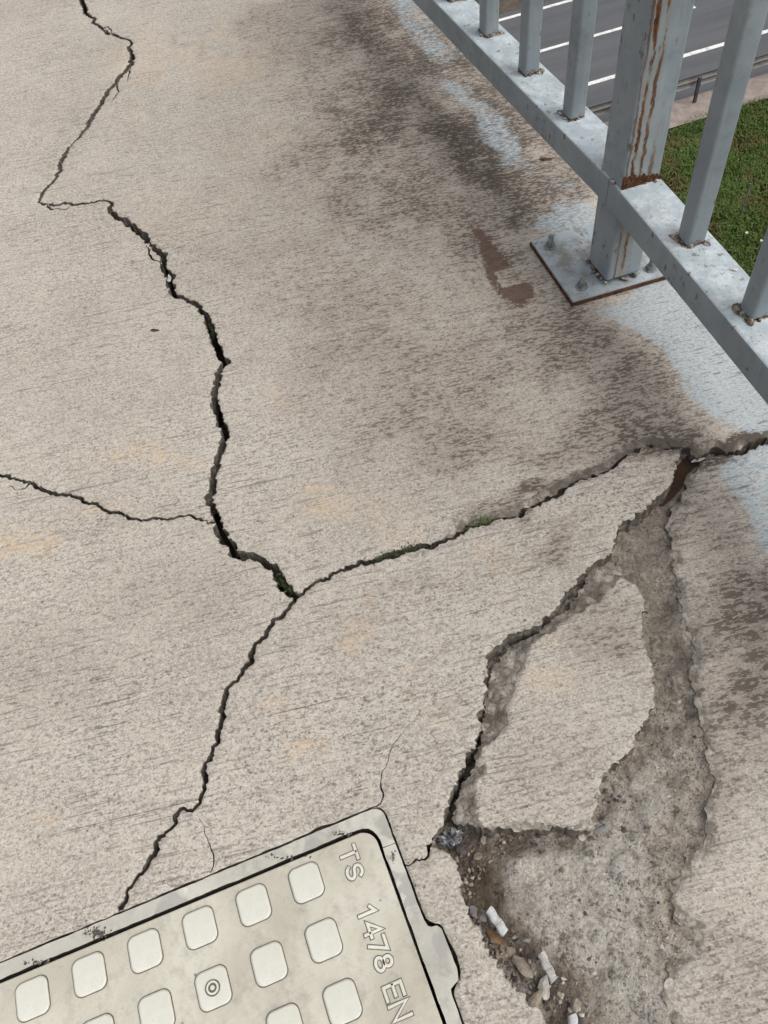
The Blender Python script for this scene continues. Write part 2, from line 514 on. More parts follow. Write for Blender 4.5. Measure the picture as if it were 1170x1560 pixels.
def paint_mat(name, streaks=None, pale_top=0.0, rusty=0.0, spots=0.5, grime=0.0):
    """worn blue-grey enamel over steel; streaks: (x, width, top, bottom) of rust runs on the local near face"""
    t = NT(name)
    c = t.mix(t.ss(t.noise(14, 4, 0.6), 0.3, 0.7), (0.210, 0.247, 0.272), (0.287, 0.325, 0.350))
    c = t.mix(t.ss(t.noise(60, 4, 0.7), 0.50, 0.72, 0, 0.40), c, (0.165, 0.185, 0.20))
    c = t.mix(t.ss(t.noise(1.0, 4, 0.7, t.mapped((55, 55, 5))), 0.54, 0.70, 0, 0.35), c, (0.36, 0.38, 0.385))
    # chips down to primer and rust
    nv = t.noise(70, 4, 0.72, t.mapped((1, 1, 0.45)))
    nl = t.noise(9, 3, 0.6)
    sp = t.ss(t.math('ADD', nv, t.math('MULTIPLY', t.math('SUBTRACT', nl, 0.5), 0.45)), 0.715 - 0.04 * spots, 0.745 - 0.04 * spots)
    vsp = t.n.new('ShaderNodeTexVoronoi')
    vsp.inputs['Scale'].default_value = 105
    t.l.new(t.mapped((1, 1, 0.5), loc=(2, 5, 1)), vsp.inputs['Vector'])
    sv_ = t.n.new('ShaderNodeSeparateColor')
    t.l.new(vsp.outputs['Color'], sv_.inputs[0])
    dots = t.math('MULTIPLY', t.ss(t.math('ADD', vsp.outputs['Distance'], t.math('MULTIPLY', t.noise(220, 2), 0.35)), 0.46, 0.36), t.ss(sv_.outputs[0], 0.80 - 0.09 * spots, 0.82 - 0.09 * spots))
    dots = t.math('MULTIPLY', dots, t.ss(nl, 0.40, 0.58))
    sp = t.math('MAXIMUM', sp, dots)
    c = t.mix(t.math('MULTIPLY', sp, 0.78), c, t.mix(t.noise(200), (0.055, 0.050, 0.046), (0.13, 0.105, 0.085)))
    if pale_top > 0:                                            # upward faces mixed paler, with dark grit
        geo = t.n.new('ShaderNodeNewGeometry')
        sx = t.n.new('ShaderNodeSeparateXYZ')
        t.l.new(geo.outputs['Normal'], sx.inputs[0])
        upf = t.ss(sx.outputs[2], 0.6, 0.95)
        dc = t.mix(t.ss(t.noise(35, 5, 0.7), 0.38, 0.66), (0.35, 0.405, 0.435), (0.53, 0.585, 0.615))
        dc = t.mix(t.ss(t.noise(24, 4, 0.7), 0.56, 0.75, 0, 0.5), dc, (0.44, 0.43, 0.37))
        grit = t.math('MAXIMUM', t.ss(t.noise(260, 4, 0.8), 0.585, 0.66), t.math('MAXIMUM', sp, t.ss(t.noise(75, 5, 0.85), 0.60, 0.65)))
        dc = t.mix(t.math('MULTIPLY', grit, 0.75), dc, (0.13, 0.12, 0.11))
        dirt = t.ss(t.noise(13, 5, 0.75), 0.60, 0.72)
        dc = t.mix(t.math('MULTIPLY', dirt, 0.35), dc, (0.25, 0.22, 0.17))
        c = t.mix(t.math('MULTIPLY', upf, pale_top), c, dc)
    if streaks:
        sep = t.n.new('ShaderNodeSeparateXYZ')
        t.l.new(t.pos(), sep.inputs[0])
        nz = t.noise(1.0, 5, 0.75, t.mapped((60, 60, 9)))
        nw = t.noise(1.0, 5, 0.7, t.mapped((6, 6, 22)))
        nk = t.noise(1.0, 5, 0.8, t.mapped((230, 230, 42)))
        nq = t.noise(1.0, 4, 0.7, t.mapped((50, 50, 11), loc=(3, 1, 8)))
        for (x0, wd, z0, z1, amt) in streaks:
            dx = t.math('ABSOLUTE', t.math('SUBTRACT', t.math('ADD', sep.outputs[0], t.math('MULTIPLY', t.math('SUBTRACT', nw, 0.5), wd * 3.2)), x0))
            core = t.ss(dx, wd, wd * 0.15)
            face = t.ss(sep.outputs[1], 0.018, 0.0235)
            rng = t.math('MULTIPLY', t.ss(sep.outputs[2], z0 - 0.02, z0 + 0.01), t.ss(sep.outputs[2], z1 + 0.05, z1 - 0.05))
            m = t.math('MULTIPLY', t.math('MULTIPLY', core, face), rng)
            wash = t.math('MULTIPLY', m, t.ss(nz, 0.36, 0.62, 0.1, 0.8))
            c = t.mix(t.math('MULTIPLY', wash, amt), c, t.mix(nk, (0.30, 0.245, 0.16), (0.24, 0.15, 0.065)))
            deep = t.ss(t.math('ADD', t.math('MULTIPLY', m, 0.34), t.math('ADD', t.math('MULTIPLY', nk, 0.55), t.math('MULTIPLY', nq, 1.0))), 1.03, 1.12)
            c = t.mix(t.math('MULTIPLY', deep, amt), c, t.mix(t.ss(nk, 0.42, 0.62), (0.040, 0.018, 0.011), (0.20, 0.085, 0.030)))
    if rusty > 0:                                           # rust creeping up from the foot of the part
        sep2 = t.n.new('ShaderNodeSeparateXYZ')
        t.l.new(t.pos(), sep2.inputs[0])
        foot = t.ss(sep2.outputs[2], 0.030, 0.0)
        r = t.ss(t.math('ADD', t.math('MULTIPLY', foot, rusty), t.noise(110, 4, 0.7)), 0.93, 1.06)
        c = t.mix(r, c, t.mix(t.noise(160), (0.075, 0.032, 0.018), (0.20, 0.095, 0.045)))
    if grime > 0:
        gm = t.ss(t.noise(28, 5, 0.75), 0.46, 0.62)
        c = t.mix(t.math('MULTIPLY', gm, grime), c, t.mix(t.noise(190, 3, 0.7), (0.13, 0.115, 0.095), (0.26, 0.24, 0.21)))
        rs_ = t.ss(t.noise(55, 5, 0.8, t.mapped(loc=(3, 3, 3))), 0.62, 0.70)
        c = t.mix(t.math('MULTIPLY', rs_, grime), c, (0.15, 0.085, 0.05))
    h = t.math('ADD', t.noise(120, 3, 0.5), t.math('MULTIPLY', sp, -1.5))
    return t.done(c, t.ss(t.noise(30), 0.3, 0.7, 0.42, 0.6), t.bump(h, 0.25, 0.0006), spec=0.4)


def rust_mat(name='rusted_steel'):
    t = NT(name)
    n = t.noise(130, 5, 0.7)
    c = t.ramp(n, [(0.3, (0.035, 0.018, 0.012)), (0.5, (0.085, 0.038, 0.022)), (0.7, (0.15, 0.075, 0.042))])
    return t.done(c, 0.95, t.bump(n, 0.7, 0.002), spec=0.1)


def weld_mat():
    t = NT('weld_bead')
    n = t.noise(150, 4, 0.7)
    c = t.ramp(n, [(0.36, (0.045, 0.024, 0.016)), (0.47, (0.12, 0.07, 0.042)), (0.54, (0.20, 0.19, 0.17)), (0.60, (0.42, 0.45, 0.46)), (0.74, (0.55, 0.57, 0.57))])
    return t.done(c, 0.6, t.bump(n, 0.6, 0.002))


def cover_mat(name, c0, c1, grime=0.5, cement=0.0):
    t = NT(name)
    n = t.noise(11, 5, 0.65)
    c = t.mix(t.ss(n, 0.32, 0.68), c0, c1)
    c = t.mix(t.math('MULTIPLY', t.ss(t.noise(45, 5, 0.7), 0.45, 0.75), grime), c, tuple(x * 0.62 for x in c0))
    c = t.mix(t.ss(t.noise(1.0, 4, 0.7, t.mapped((14, 120, 30), (0, 0, -0.62))), 0.60, 0.78, 0, 0.30), c, (0.70, 0.69, 0.62))
    c = t.mix(t.ss(t.noise(420, 3, 0.7), 0.55, 0.8, 0, 0.35), c, tuple(x * 0.5 for x in c0))
    sp = t.math('MULTIPLY', t.ss(t.voro(60), 0.10, 0.05), t.ss(t.noise(20, 2), 0.54, 0.62))
    c = t.mix(t.math('MULTIPLY', sp, 0.7), c, (0.10, 0.09, 0.075))
    if cement > 0:
        pm = t.ss(t.noise(13, 3, 0.55, dist=0.8), 0.53, 0.56)
        c = t.mix(t.math('MULTIPLY', pm, cement), c, t.mix(t.noise(60), (0.27, 0.262, 0.245), (0.40, 0.385, 0.355)))
        pm2 = t.ss(t.noise(19, 4, 0.7, t.mapped(loc=(5, 5, 0)), 0.5), 0.62, 0.66)
        c = t.mix(t.math('MULTIPLY', pm2, 0.7), c, (0.62, 0.605, 0.56))
    return t.done(c, 0.6, t.bump(t.math('ADD', t.noise(160, 3), t.math('MULTIPLY', t.noise(40, 4), 0.7)), 0.25, 0.001), spec=0.35)


MAT = {}
MAT['concrete'] = concrete_mat('broom_finished_concrete')
MAT['wall'] = concrete_mat('broken_concrete_face', True)
MAT['mortar'] = mortar_mat()
MAT['soil'] = plain('dark_soil', (0.035, 0.028, 0.022), (0.075, 0.06, 0.046), 80, 0.95, 0.8, 0.004)
MAT['stone_tan'] = plain('stone_tan', (0.20, 0.165, 0.13), (0.37, 0.32, 0.26), 120, 0.85, 0.6, 0.002)
MAT['stone_grey'] = plain('stone_grey', (0.17, 0.17, 0.17), (0.30, 0.30, 0.295), 120, 0.8, 0.5, 0.002)
MAT['stone_red'] = plain('stone_red', (0.15, 0.11, 0.088), (0.25, 0.19, 0.15), 120, 0.85, 0.6, 0.002)
MAT['stone_dark'] = plain('stone_dark', (0.05, 0.045, 0.045), (0.115, 0.10, 0.095), 120, 0.6, 0.6, 0.002)
MAT['stone_pale'] = plain('stone_pale', (0.38, 0.35, 0.31), (0.56, 0.53, 0.48), 120, 0.85, 0.6, 0.002)
MAT['paint'] = paint_mat('blue_grey_enamel', spots=1.5, rusty=0.42)
MAT['paint_rail'] = paint_mat('blue_grey_enamel_pale_top', pale_top=0.92, spots=0.8, grime=0.18)
MAT['paint_plate'] = paint_mat('blue_grey_enamel_plate', pale_top=0.5, spots=1.4, grime=0.75)
MAT['rust'] = rust_mat()
MAT['weld'] = weld_mat()
t = NT('rust_bleed')
n = t.noise(170, 5, 0.75)
MAT['rust_thin'] = t.done(t.ramp(n, [(0.34, (0.05, 0.026, 0.016)), (0.47, (0.15, 0.085, 0.048)), (0.58, (0.30, 0.28, 0.235)), (0.7, (0.42, 0.45, 0.455))]), 0.85, t.bump(n, 0.5, 0.001))
MAT['bolt'] = plain('galvanised_bolt', (0.14, 0.145, 0.145), (0.34, 0.36, 0.36), 190, 0.45, 0.5, 0.001, metal=0.4)
MAT['cover'] = cover_mat('composite_cover', (0.42, 0.390, 0.322), (0.555, 0.530, 0.452), 0.6)
MAT['pad'] = cover_mat('worn_pad', (0.54, 0.53, 0.462), (0.66, 0.655, 0.59), 0.32)
MAT['frame'] = cover_mat('frame_composite', (0.40, 0.383, 0.335), (0.55, 0.532, 0.475), 0.6, 0.8)
MAT['grime'] = plain('packed_grime', (0.105, 0.093, 0.073), (0.19, 0.172, 0.138), 200, 0.9, 0.3, 0.001)
MAT['letter'] = cover_mat('worn_lettering', (0.58, 0.57, 0.50), (0.68, 0.67, 0.60), 0.15)
MAT['paper'] = plain('filter_paper', (0.42, 0.42, 0.415), (0.62, 0.62, 0.61), 150, 0.8, 0.4, 0.001)
MAT['paper_dirty'] = plain('dirty_filter_paper', (0.30, 0.295, 0.28), (0.58, 0.57, 0.55), 110, 0.85, 0.5, 0.001)
MAT['paper_dark'] = plain('soaked_filter', (0.13, 0.125, 0.12), (0.27, 0.265, 0.26), 110, 0.8, 0.5, 0.001)
MAT['tobacco'] = plain('tobacco', (0.07, 0.045, 0.028), (0.16, 0.105, 0.06), 300, 0.95, 0.8, 0.002)
MAT['leaf_brown'] = plain('dead_leaf', (0.07, 0.038, 0.02), (0.21, 0.12, 0.058), 90, 0.7, 0.4, 0.001)
MAT['leaf_dark'] = plain('rotten_leaf', (0.045, 0.022, 0.016), (0.10, 0.05, 0.035), 90, 0.75, 0.4, 0.001)
MAT['weed'] = plain('weed_green', (0.050, 0.080, 0.022), (0.115, 0.150, 0.045), 120, 0.6, 0.3, 0.001)
MAT['weed_dark'] = plain('weed_dark_green', (0.028, 0.045, 0.016), (0.06, 0.085, 0.03), 120, 0.7, 0.3, 0.001)


def post_mat(name, streaks):
    return paint_mat(name, streaks=streaks, spots=1.8)


# ------------------------------------------------------------------ traced lines of the walkway (photo pixels: x, y, gap width)
K1a = [(95, -170, 6), (112, -60, 5), (124, 0, 6), (131, 20, 6), (143, 26, 3), (141, 33, 5), (154, 40, 3), (167, 50, 5), (187, 57, 3), (203, 65, 3),
       (197, 72, 4), (201, 84, 6), (199, 99, 6), (185, 113, 5), (176, 126, 5), (161, 142, 5), (153, 160, 5), (140, 176, 6), (133, 192, 5),
       (122, 207, 3), (108, 220, 1.6), (99, 233, 5), (90, 253, 5), (81, 278, 3), (66, 293, 4), (59, 308, 3), (75, 310, 4), (97, 308, 4),
       (111, 311, 5), (133, 308, 3), (158, 305, 3), (172, 309, 4), (168, 319, 6), (180, 330, 7), (197, 343, 7), (215, 355, 8), (230, 373, 8),
       (247, 389, 7), (250, 406, 8), (257, 420, 9), (260, 443, 9), (280, 454, 5), (305, 467, 6), (314, 485, 8), (321, 503, 9), (327, 524, 8),
       (341, 549, 8), (330, 580, 8), (327, 616, 9), (338, 645, 9), (345, 664, 10), (333, 690, 8), (324, 724, 8), (321, 763, 8), (329, 795, 9)]
K1b = [(329, 795, 10), (338, 814, 12), (353, 831, 12), (369, 845, 10), (395, 850, 10), (420, 862, 10), (422, 884, 12), (440, 898, 12), (452, 909, 10)]
K2 = [(-420, 622, 0.6), (-330, 650, 1.5), (-240, 655, 2.5), (-130, 690, 3.5), (-40, 712, 4), (0, 722, 4), (34, 732, 3.5), (79, 751, 5), (113, 757, 4), (147, 771, 4), (197, 788, 4), (237, 792, 3), (288, 784, 3),
      (316, 796, 2), (329, 795, 2.5)]
K3 = [(452, 909, 5), (460, 903, 4), (485, 887, 4), (513, 869, 5), (550, 859, 6), (587, 848, 8), (620, 837, 9), (648, 832, 8), (690, 821, 6), (714, 804, 7),
      (761, 789, 5), (794, 783, 6), (808, 772, 5), (841, 757, 5), (869, 740, 5), (883, 729, 5), (921, 718, 4), (940, 706, 4), (958, 692, 4), (987, 677, 4),
      (1010, 681, 5), (1043, 681, 6)]
K3b = [(1043, 681, 10), (1060, 700, 11), (1075, 697, 11), (1098, 688, 11), (1130, 687, 11), (1148, 677, 10), (1170, 671, 10), (1230, 656, 9), (1300, 641, 9)]
K4 = [(452, 909, 7), (443, 921, 6), (417, 949, 6), (392, 983, 6), (367, 1028, 6), (345, 1056, 6), (338, 1096, 6), (327, 1135, 6), (313, 1178, 6), (304, 1226, 5),
      (288, 1233, 4), (271, 1234, 6), (257, 1260, 5), (241, 1280, 4), (237, 1298, 5), (226, 1311, 4), (218, 1331, 5), (200, 1350, 4.5), (190, 1367, 5), (182, 1391, 6)]
HOLE_D = [(1043, 681, 2), (1029, 711, 2), (1024, 734, 2), (1006, 753, 2), (996, 767, 2), (968, 786, 2), (944, 807, 2), (942, 828, 2), (926, 844, 2), (900, 858, 2),
          (893, 876, 2), (883, 889, 2), (862, 907, 2), (857, 920, 2), (832, 941, 2), (808, 962, 2), (780, 964, 2), (756, 985, 2), (747, 1002, 2), (741, 1040, 2),
          (735, 1077, 2), (733, 1110, 2), (714, 1148, 2), (698, 1181, 2), (686, 1214, 2), (676, 1242, 2), (672, 1256, 2), (664, 1272, 2)]
K6 = [(664, 1272, 3), (653, 1291, 3), (647, 1308, 2.5), (635, 1312, 2.5), (623, 1319, 2.5)]
HOLE_H = [(653, 1291, 1), (657, 1294, 1), (677, 1297, 1), (690, 1304, 1), (695, 1318, 1), (704, 1340, 1), (711, 1365, 1), (715, 1398, 1), (733, 1426, 1), (747, 1448, 1), (761, 1466, 1),
          (776, 1487, 1), (793, 1510, 1), (815, 1540, 1), (836, 1566, 1), (870, 1620, 1)]
EDGE_G = [(1066, 706, 1), (1047, 733, 1), (1032, 766, 1), (1019, 801, 1), (1021, 851, 1), (1034, 884, 1), (1043, 922, 1), (1046, 960, 1), (1053, 993, 1), (1050, 1030, 1),
          (1066, 1063, 1), (1064, 1091, 1), (1076, 1124, 1), (1071, 1148, 1), (1090, 1181, 1), (1083, 1218, 1), (1074, 1247, 1), (1071, 1285, 1), (1057, 1299, 1), (1043, 1301, 1),
          (1034, 1327, 1), (1024, 1355, 1), (1029, 1388, 1), (1034, 1407, 1), (1052, 1412, 1), (1057, 1435, 1), (1038, 1449, 1), (1016, 1463, 1), (1017, 1501, 1), (1015, 1560, 1), (1013, 1650, 1)]
CHUNK_OUT = [(932, 842), (948, 866), (966, 889), (979, 907), (984, 927), (982, 964), (987, 993), (994, 1016), (997, 1049), (1000, 1066), (996, 1087), (982, 1106), (968, 1124), (963, 1146),
             (944, 1160), (928, 1176), (918, 1195), (914, 1219), (907, 1243), (906, 1263), (883, 1266), (855, 1261), (827, 1262), (799, 1259), (775, 1261), (756, 1266), (733, 1264),
             (709, 1257), (693, 1246), (690, 1232), (700, 1205), (716, 1172), (734, 1130), (741, 1095), (745, 1050), (750, 1010), (760, 992), (782, 972), (810, 968), (836, 948), (860, 925), (870, 908), (890, 892), (902, 868)]
CHUNK_TOP = [(944, 881), (965, 890), (977, 908), (982, 928), (980, 964), (985, 993), (992, 1016), (995, 1049), (998, 1066), (994, 1086), (980, 1104), (966, 1123), (961, 1144), (942, 1158),
             (926, 1174), (916, 1194), (912, 1218), (905, 1242), (903, 1258), (880, 1260), (855, 1255), (827, 1256), (799, 1253), (770, 1256), (738, 1258), (735, 1243), (729, 1222), (722, 1190),
             (738, 1170), (742, 1138), (772, 1112), (782, 1078), (795, 1030), (810, 1007), (814, 985), (832, 968), (862, 950), (900, 927), (925, 905)]

TH = 0.42409898                                               # the cover's own axes
E1 = np.array([math.cos(TH), math.sin(TH)])
E2 = np.array([E1[1], -E1[0]])
S = H / 1.5
O0 = np.array([-0.71176026, 0.07264286]) * S


def cov(a, b):
    return O0 + S * (np.multiply.outer(np.atleast_1d(a), E1) + np.multiply.outer(np.atleast_1d(b), E2))


# ------------------------------------------------------------------ slab heights
_dA = G([(470, 905)])[0]
_dB = G([(1040, 685)])[0]


def z_flat(q):
    return np.zeros(len(q))


def z_tongue(q):
    """the cracked tongue rides up towards its tip"""
    u = (q - _dA) @ (_dB - _dA) / ((_dB - _dA) @ (_dB - _dA))
    return 0.014 * sstep(0.15, 1.0, u) + 0.0015


def z_right(q):
    return np.full(len(q), -0.002)


def z_small(q):
    return np.full(len(q), -0.001)


def z_chunk(q):
    c = G([(850, 1080)])[0]
    d = q - c
    return -0.002 + 0.012 * d[:, 0] - 0.006 * d[:, 1]


def refine(W, step=0.0020, jag=0.0022, seed=0.0, closed=False):
    """W: (n,k) rows x, y, extra...; returns a fractal version; the same line gives the same result"""
    out = []
    n = len(W)
    s_tot = 0.0
    for i in range(n - 1):
        a, b = W[i], W[i + 1]
        L = np.linalg.norm(b[:2] - a[:2])
        m = max(1, int(L / step))
        for k in range(m):
            f = k / m
            out.append(np.r_[a * (1 - f) + b * f, s_tot + L * f])
        s_tot += L
    out.append(np.r_[W[-1], s_tot])
    R = np.array(out)
    P = R[:, :2].copy()
    k = 4
    for _ in range(1):                                          # soften the traced corners a little
        P[1:-1] = 0.25 * P[:-2] + 0.5 * P[1:-1] + 0.25 * P[2:]
    T = np.gradient(P, axis=0)
    T /= np.linalg.norm(T, axis=1)[:, None] + 1e-9
    N = np.c_[-T[:, 1], T[:, 0]]
    s = R[:, -1]
    fade = np.minimum(1, np.minimum(s, s[-1] - s) / 0.006)
    off = 3.3 * jag * fbm(s / 0.020 + seed * 13.7, np.full_like(s, seed * 3.1), 5, 0.80)
    off2 = jag * 1.4 * fbm(s / 0.011 + seed * 7.7 + 50, np.full_like(s, seed * 5.1), 4, 0.7)
    P = P + N * (off * fade)[:, None] + T * (off2 * fade)[:, None]
    R[:, :2] = P
    return R[:, :-1]


def px_line(P, zf=z_flat, c=0.0022, drop=0.0015, seed=0.0, jag=0.0024, step=0.0020):
    """traced pixel line -> refined rows (x, y, half gap, chamfer, drop)"""
    P = np.array(P, float)
    W = GZ(P, zf)
    q = G(P[:, :2] + np.array([1.0, 0]), 0.0)
    mpp = np.linalg.norm(q - G(P[:, :2], 0.0), axis=1)
    c = np.broadcast_to(c, len(P))
    d = np.broadcast_to(drop, len(P))
    rows = np.c_[W, P[:, 2] * mpp * 0.62, c, d]
    return refine(rows, step, jag, seed)


def world_line(Q, half=0.0006, c=0.0012, drop=0.0008, step=0.004, jag=0.0004, seed=0.0):
    Q = np.array(Q, float)
    rows = np.c_[Q, np.full(len(Q), half), np.full(len(Q), c), np.full(len(Q), drop)]
    return refine(rows, step, jag, seed)


def far_line(Q):
    Q = np.array(Q, float)
    rows = np.c_[Q, np.zeros(len(Q)), np.full(len(Q), 0.002), np.full(len(Q), 0.001)]
    return refine(rows, 0.03, 0.0, 0.0)


# ------------------------------------------------------------------ what the surface carries (stains, paint, soil), where it is
STAIN = [(640, 60, 190, 75, 20, .75), (735, 205, 130, 85, 42, .85), (580, 165, 110, 75, 25, .70), (690, 0, 170, 50, 12, .70), (830, 300, 80, 75, 50, .65),
         (500, 245, 130, 65, -10, .45), (640, 305, 150, 65, 10, .50), (755, 400, 85, 75, 40, .60), (860, 510, 120, 70, 35, .65), (975, 590, 125, 90, 45, .55),
         (900, 655, 150, 48, -10, .65), (690, 660, 70, 105, 8, .45), (640, 590, 200, 130, 0, .40), (560, 400, 220, 130, 0, .34), (640, 170, 300, 190, 20, .42), (330, 420, 120, 110, 0, .16), (1125, 930, 85, 105, 40, .75), (1155, 1060, 70, 110, 0, .62),
         (840, 830, 50, 40, -20, .60), (930, 950, 70, 70, 0, .35), (430, 60, 90, 70, 0, .38), (300, 70, 25, 12, 0, .3), (1060, 780, 70, 80, 0, .40),
         (1095, 1180, 50, 110, 10, .40), (560, 500, 120, 80, 0, .22), (80, 1010, 140, 80, 0, .20), (260, 900, 130, 60, 0, .22), (150, 560, 140, 100, 0, .12),
         (1020, 650, 60, 36, 0, .6), (560, 660, 50, 40, 0, .28), (1100, 1480, 70, 140, 0, .26), (620, 900, 140, 36, -20, .22), (760, 765, 130, 16, -22, .6),
         (870, 722, 120, 15, -26, .7), (960, 680, 70, 14, -20, .6), (910, 985, 70, 40, -15, .42), (850, 1170, 110, 80, 0, .20), (790, 560, 80, 55, 20, .36), (420, 480, 120, 90, 0, .12), (830, 110, 30, 60, 40, .5), (1110, 681, 110, 16, -10, 1.1)]
ORANGE = [(330, 95, 80, 34, 0, .50), (215, 95, 40, 60, 0, .35), (540, 955, 28, 18, 0, .7), (627, 990, 16, 13, 0, .85), (500, 765, 70, 28, -10, .55), (20, 830, 60, 22, -20, .75),
          (210, 705, 80, 16, -8, .6), (440, 620, 45, 25, 0, .35), (838, 1042, 40, 22, 0, .6), (460, 1150, 35, 30, 0, .45), (722, 840, 32, 16, -20, .6), (420, 1100, 30, 22, 0, .4),
          (62, 1250, 22, 14, 0, .6), (540, 925, 40, 15, -20, .35), (580, 790, 60, 22, -10, .35), (270, 330, 90, 40, 0, .2), (400, 230, 90, 40, 0, .2), (760, 870, 35, 14, -20, .45),
          (150, 780, 60, 16, 0, .35), (980, 60, 20, 12, 0, .2), (640, 1080, 40, 20, 0, .2), (450, 780, 30, 15, 0, .3), (830, 990, 30, 16, 0, .35)]
PAINT = [([(915, 470), (1010, 425), (1120, 500), (1260, 640), (1230, 700), (1165, 668), (1100, 655), (1062, 610), (1010, 545), (965, 505)], 1.0),
         ([(818, 320), (905, 308), (930, 350), (880, 372), (815, 350)], 0.85),
         ([(1085, 712), (1110, 692), (1175, 672), (1330, 640), (1330, 900), (1178, 850), (1140, 790), (1110, 745)], 1.05),
         ([(662, 95), (712, 125), (780, 185), (830, 270), (765, 255), (710, 190), (655, 125)], 0.62),
         ([(560, -60), (640, -80), (660, 10), (710, 90), (665, 110), (600, 50)], 0.56), ([(830, 255), (905, 300), (880, 330), (820, 300)], 0.42),
         ([(496, 664), (508, 664), (508, 672), (496, 672)], 0.8)]
SOIL = [([(718, 345), (742, 360), (772, 396), (800, 424), (818, 452), (795, 470), (760, 455), (742, 430), (738, 392)], 1.0)]
CLEAN = [([(754, 414), (796, 407), (804, 430), (764, 440)], 1.0)]


def blobs(P, L, lo=0.25, hi=1.45):
    v = np.zeros(len(P))
    for (cx, cy, rx, ry, a, s) in L:
        c, sn = math.cos(math.radians(a)), math.sin(math.radians(a))
        dx, dy = P[:, 0] - cx, P[:, 1] - cy
        u = (dx * c + dy * sn) / rx
        w = (-dx * sn + dy * c) / ry
        k = s * (1 - sstep(lo, hi, np.sqrt(u * u + w * w)))
        v = np.maximum(v, k) + 0.3 * np.minimum(v, k)
    return np.clip(v, 0, 1.1)


def polys(P, L, soft):
    v = np.zeros(len(P))
    for poly, s in L:
        v = np.maximum(v, s * sstep(-soft, soft, poly_sd(P, poly)))
    return v


def surface_attrs(V):
    P = PX(V)
    wob = np.c_[fbm(V[:, 0] * 14, V[:, 1] * 14, 4), fbm(V[:, 0] * 14 + 40, V[:, 1] * 14 + 11, 4)] * 26
    Q = P + wob * 2.2
    soil = polys(P + wob * 0.35, SOIL, 9) * (1 - polys(P + wob * 0.1, CLEAN, 4))
    return {'stain': blobs(Q, STAIN), 'orange': blobs(Q, ORANGE), 'paint': polys(P + wob * 0.8, PAINT, 20), 'soil': soil}


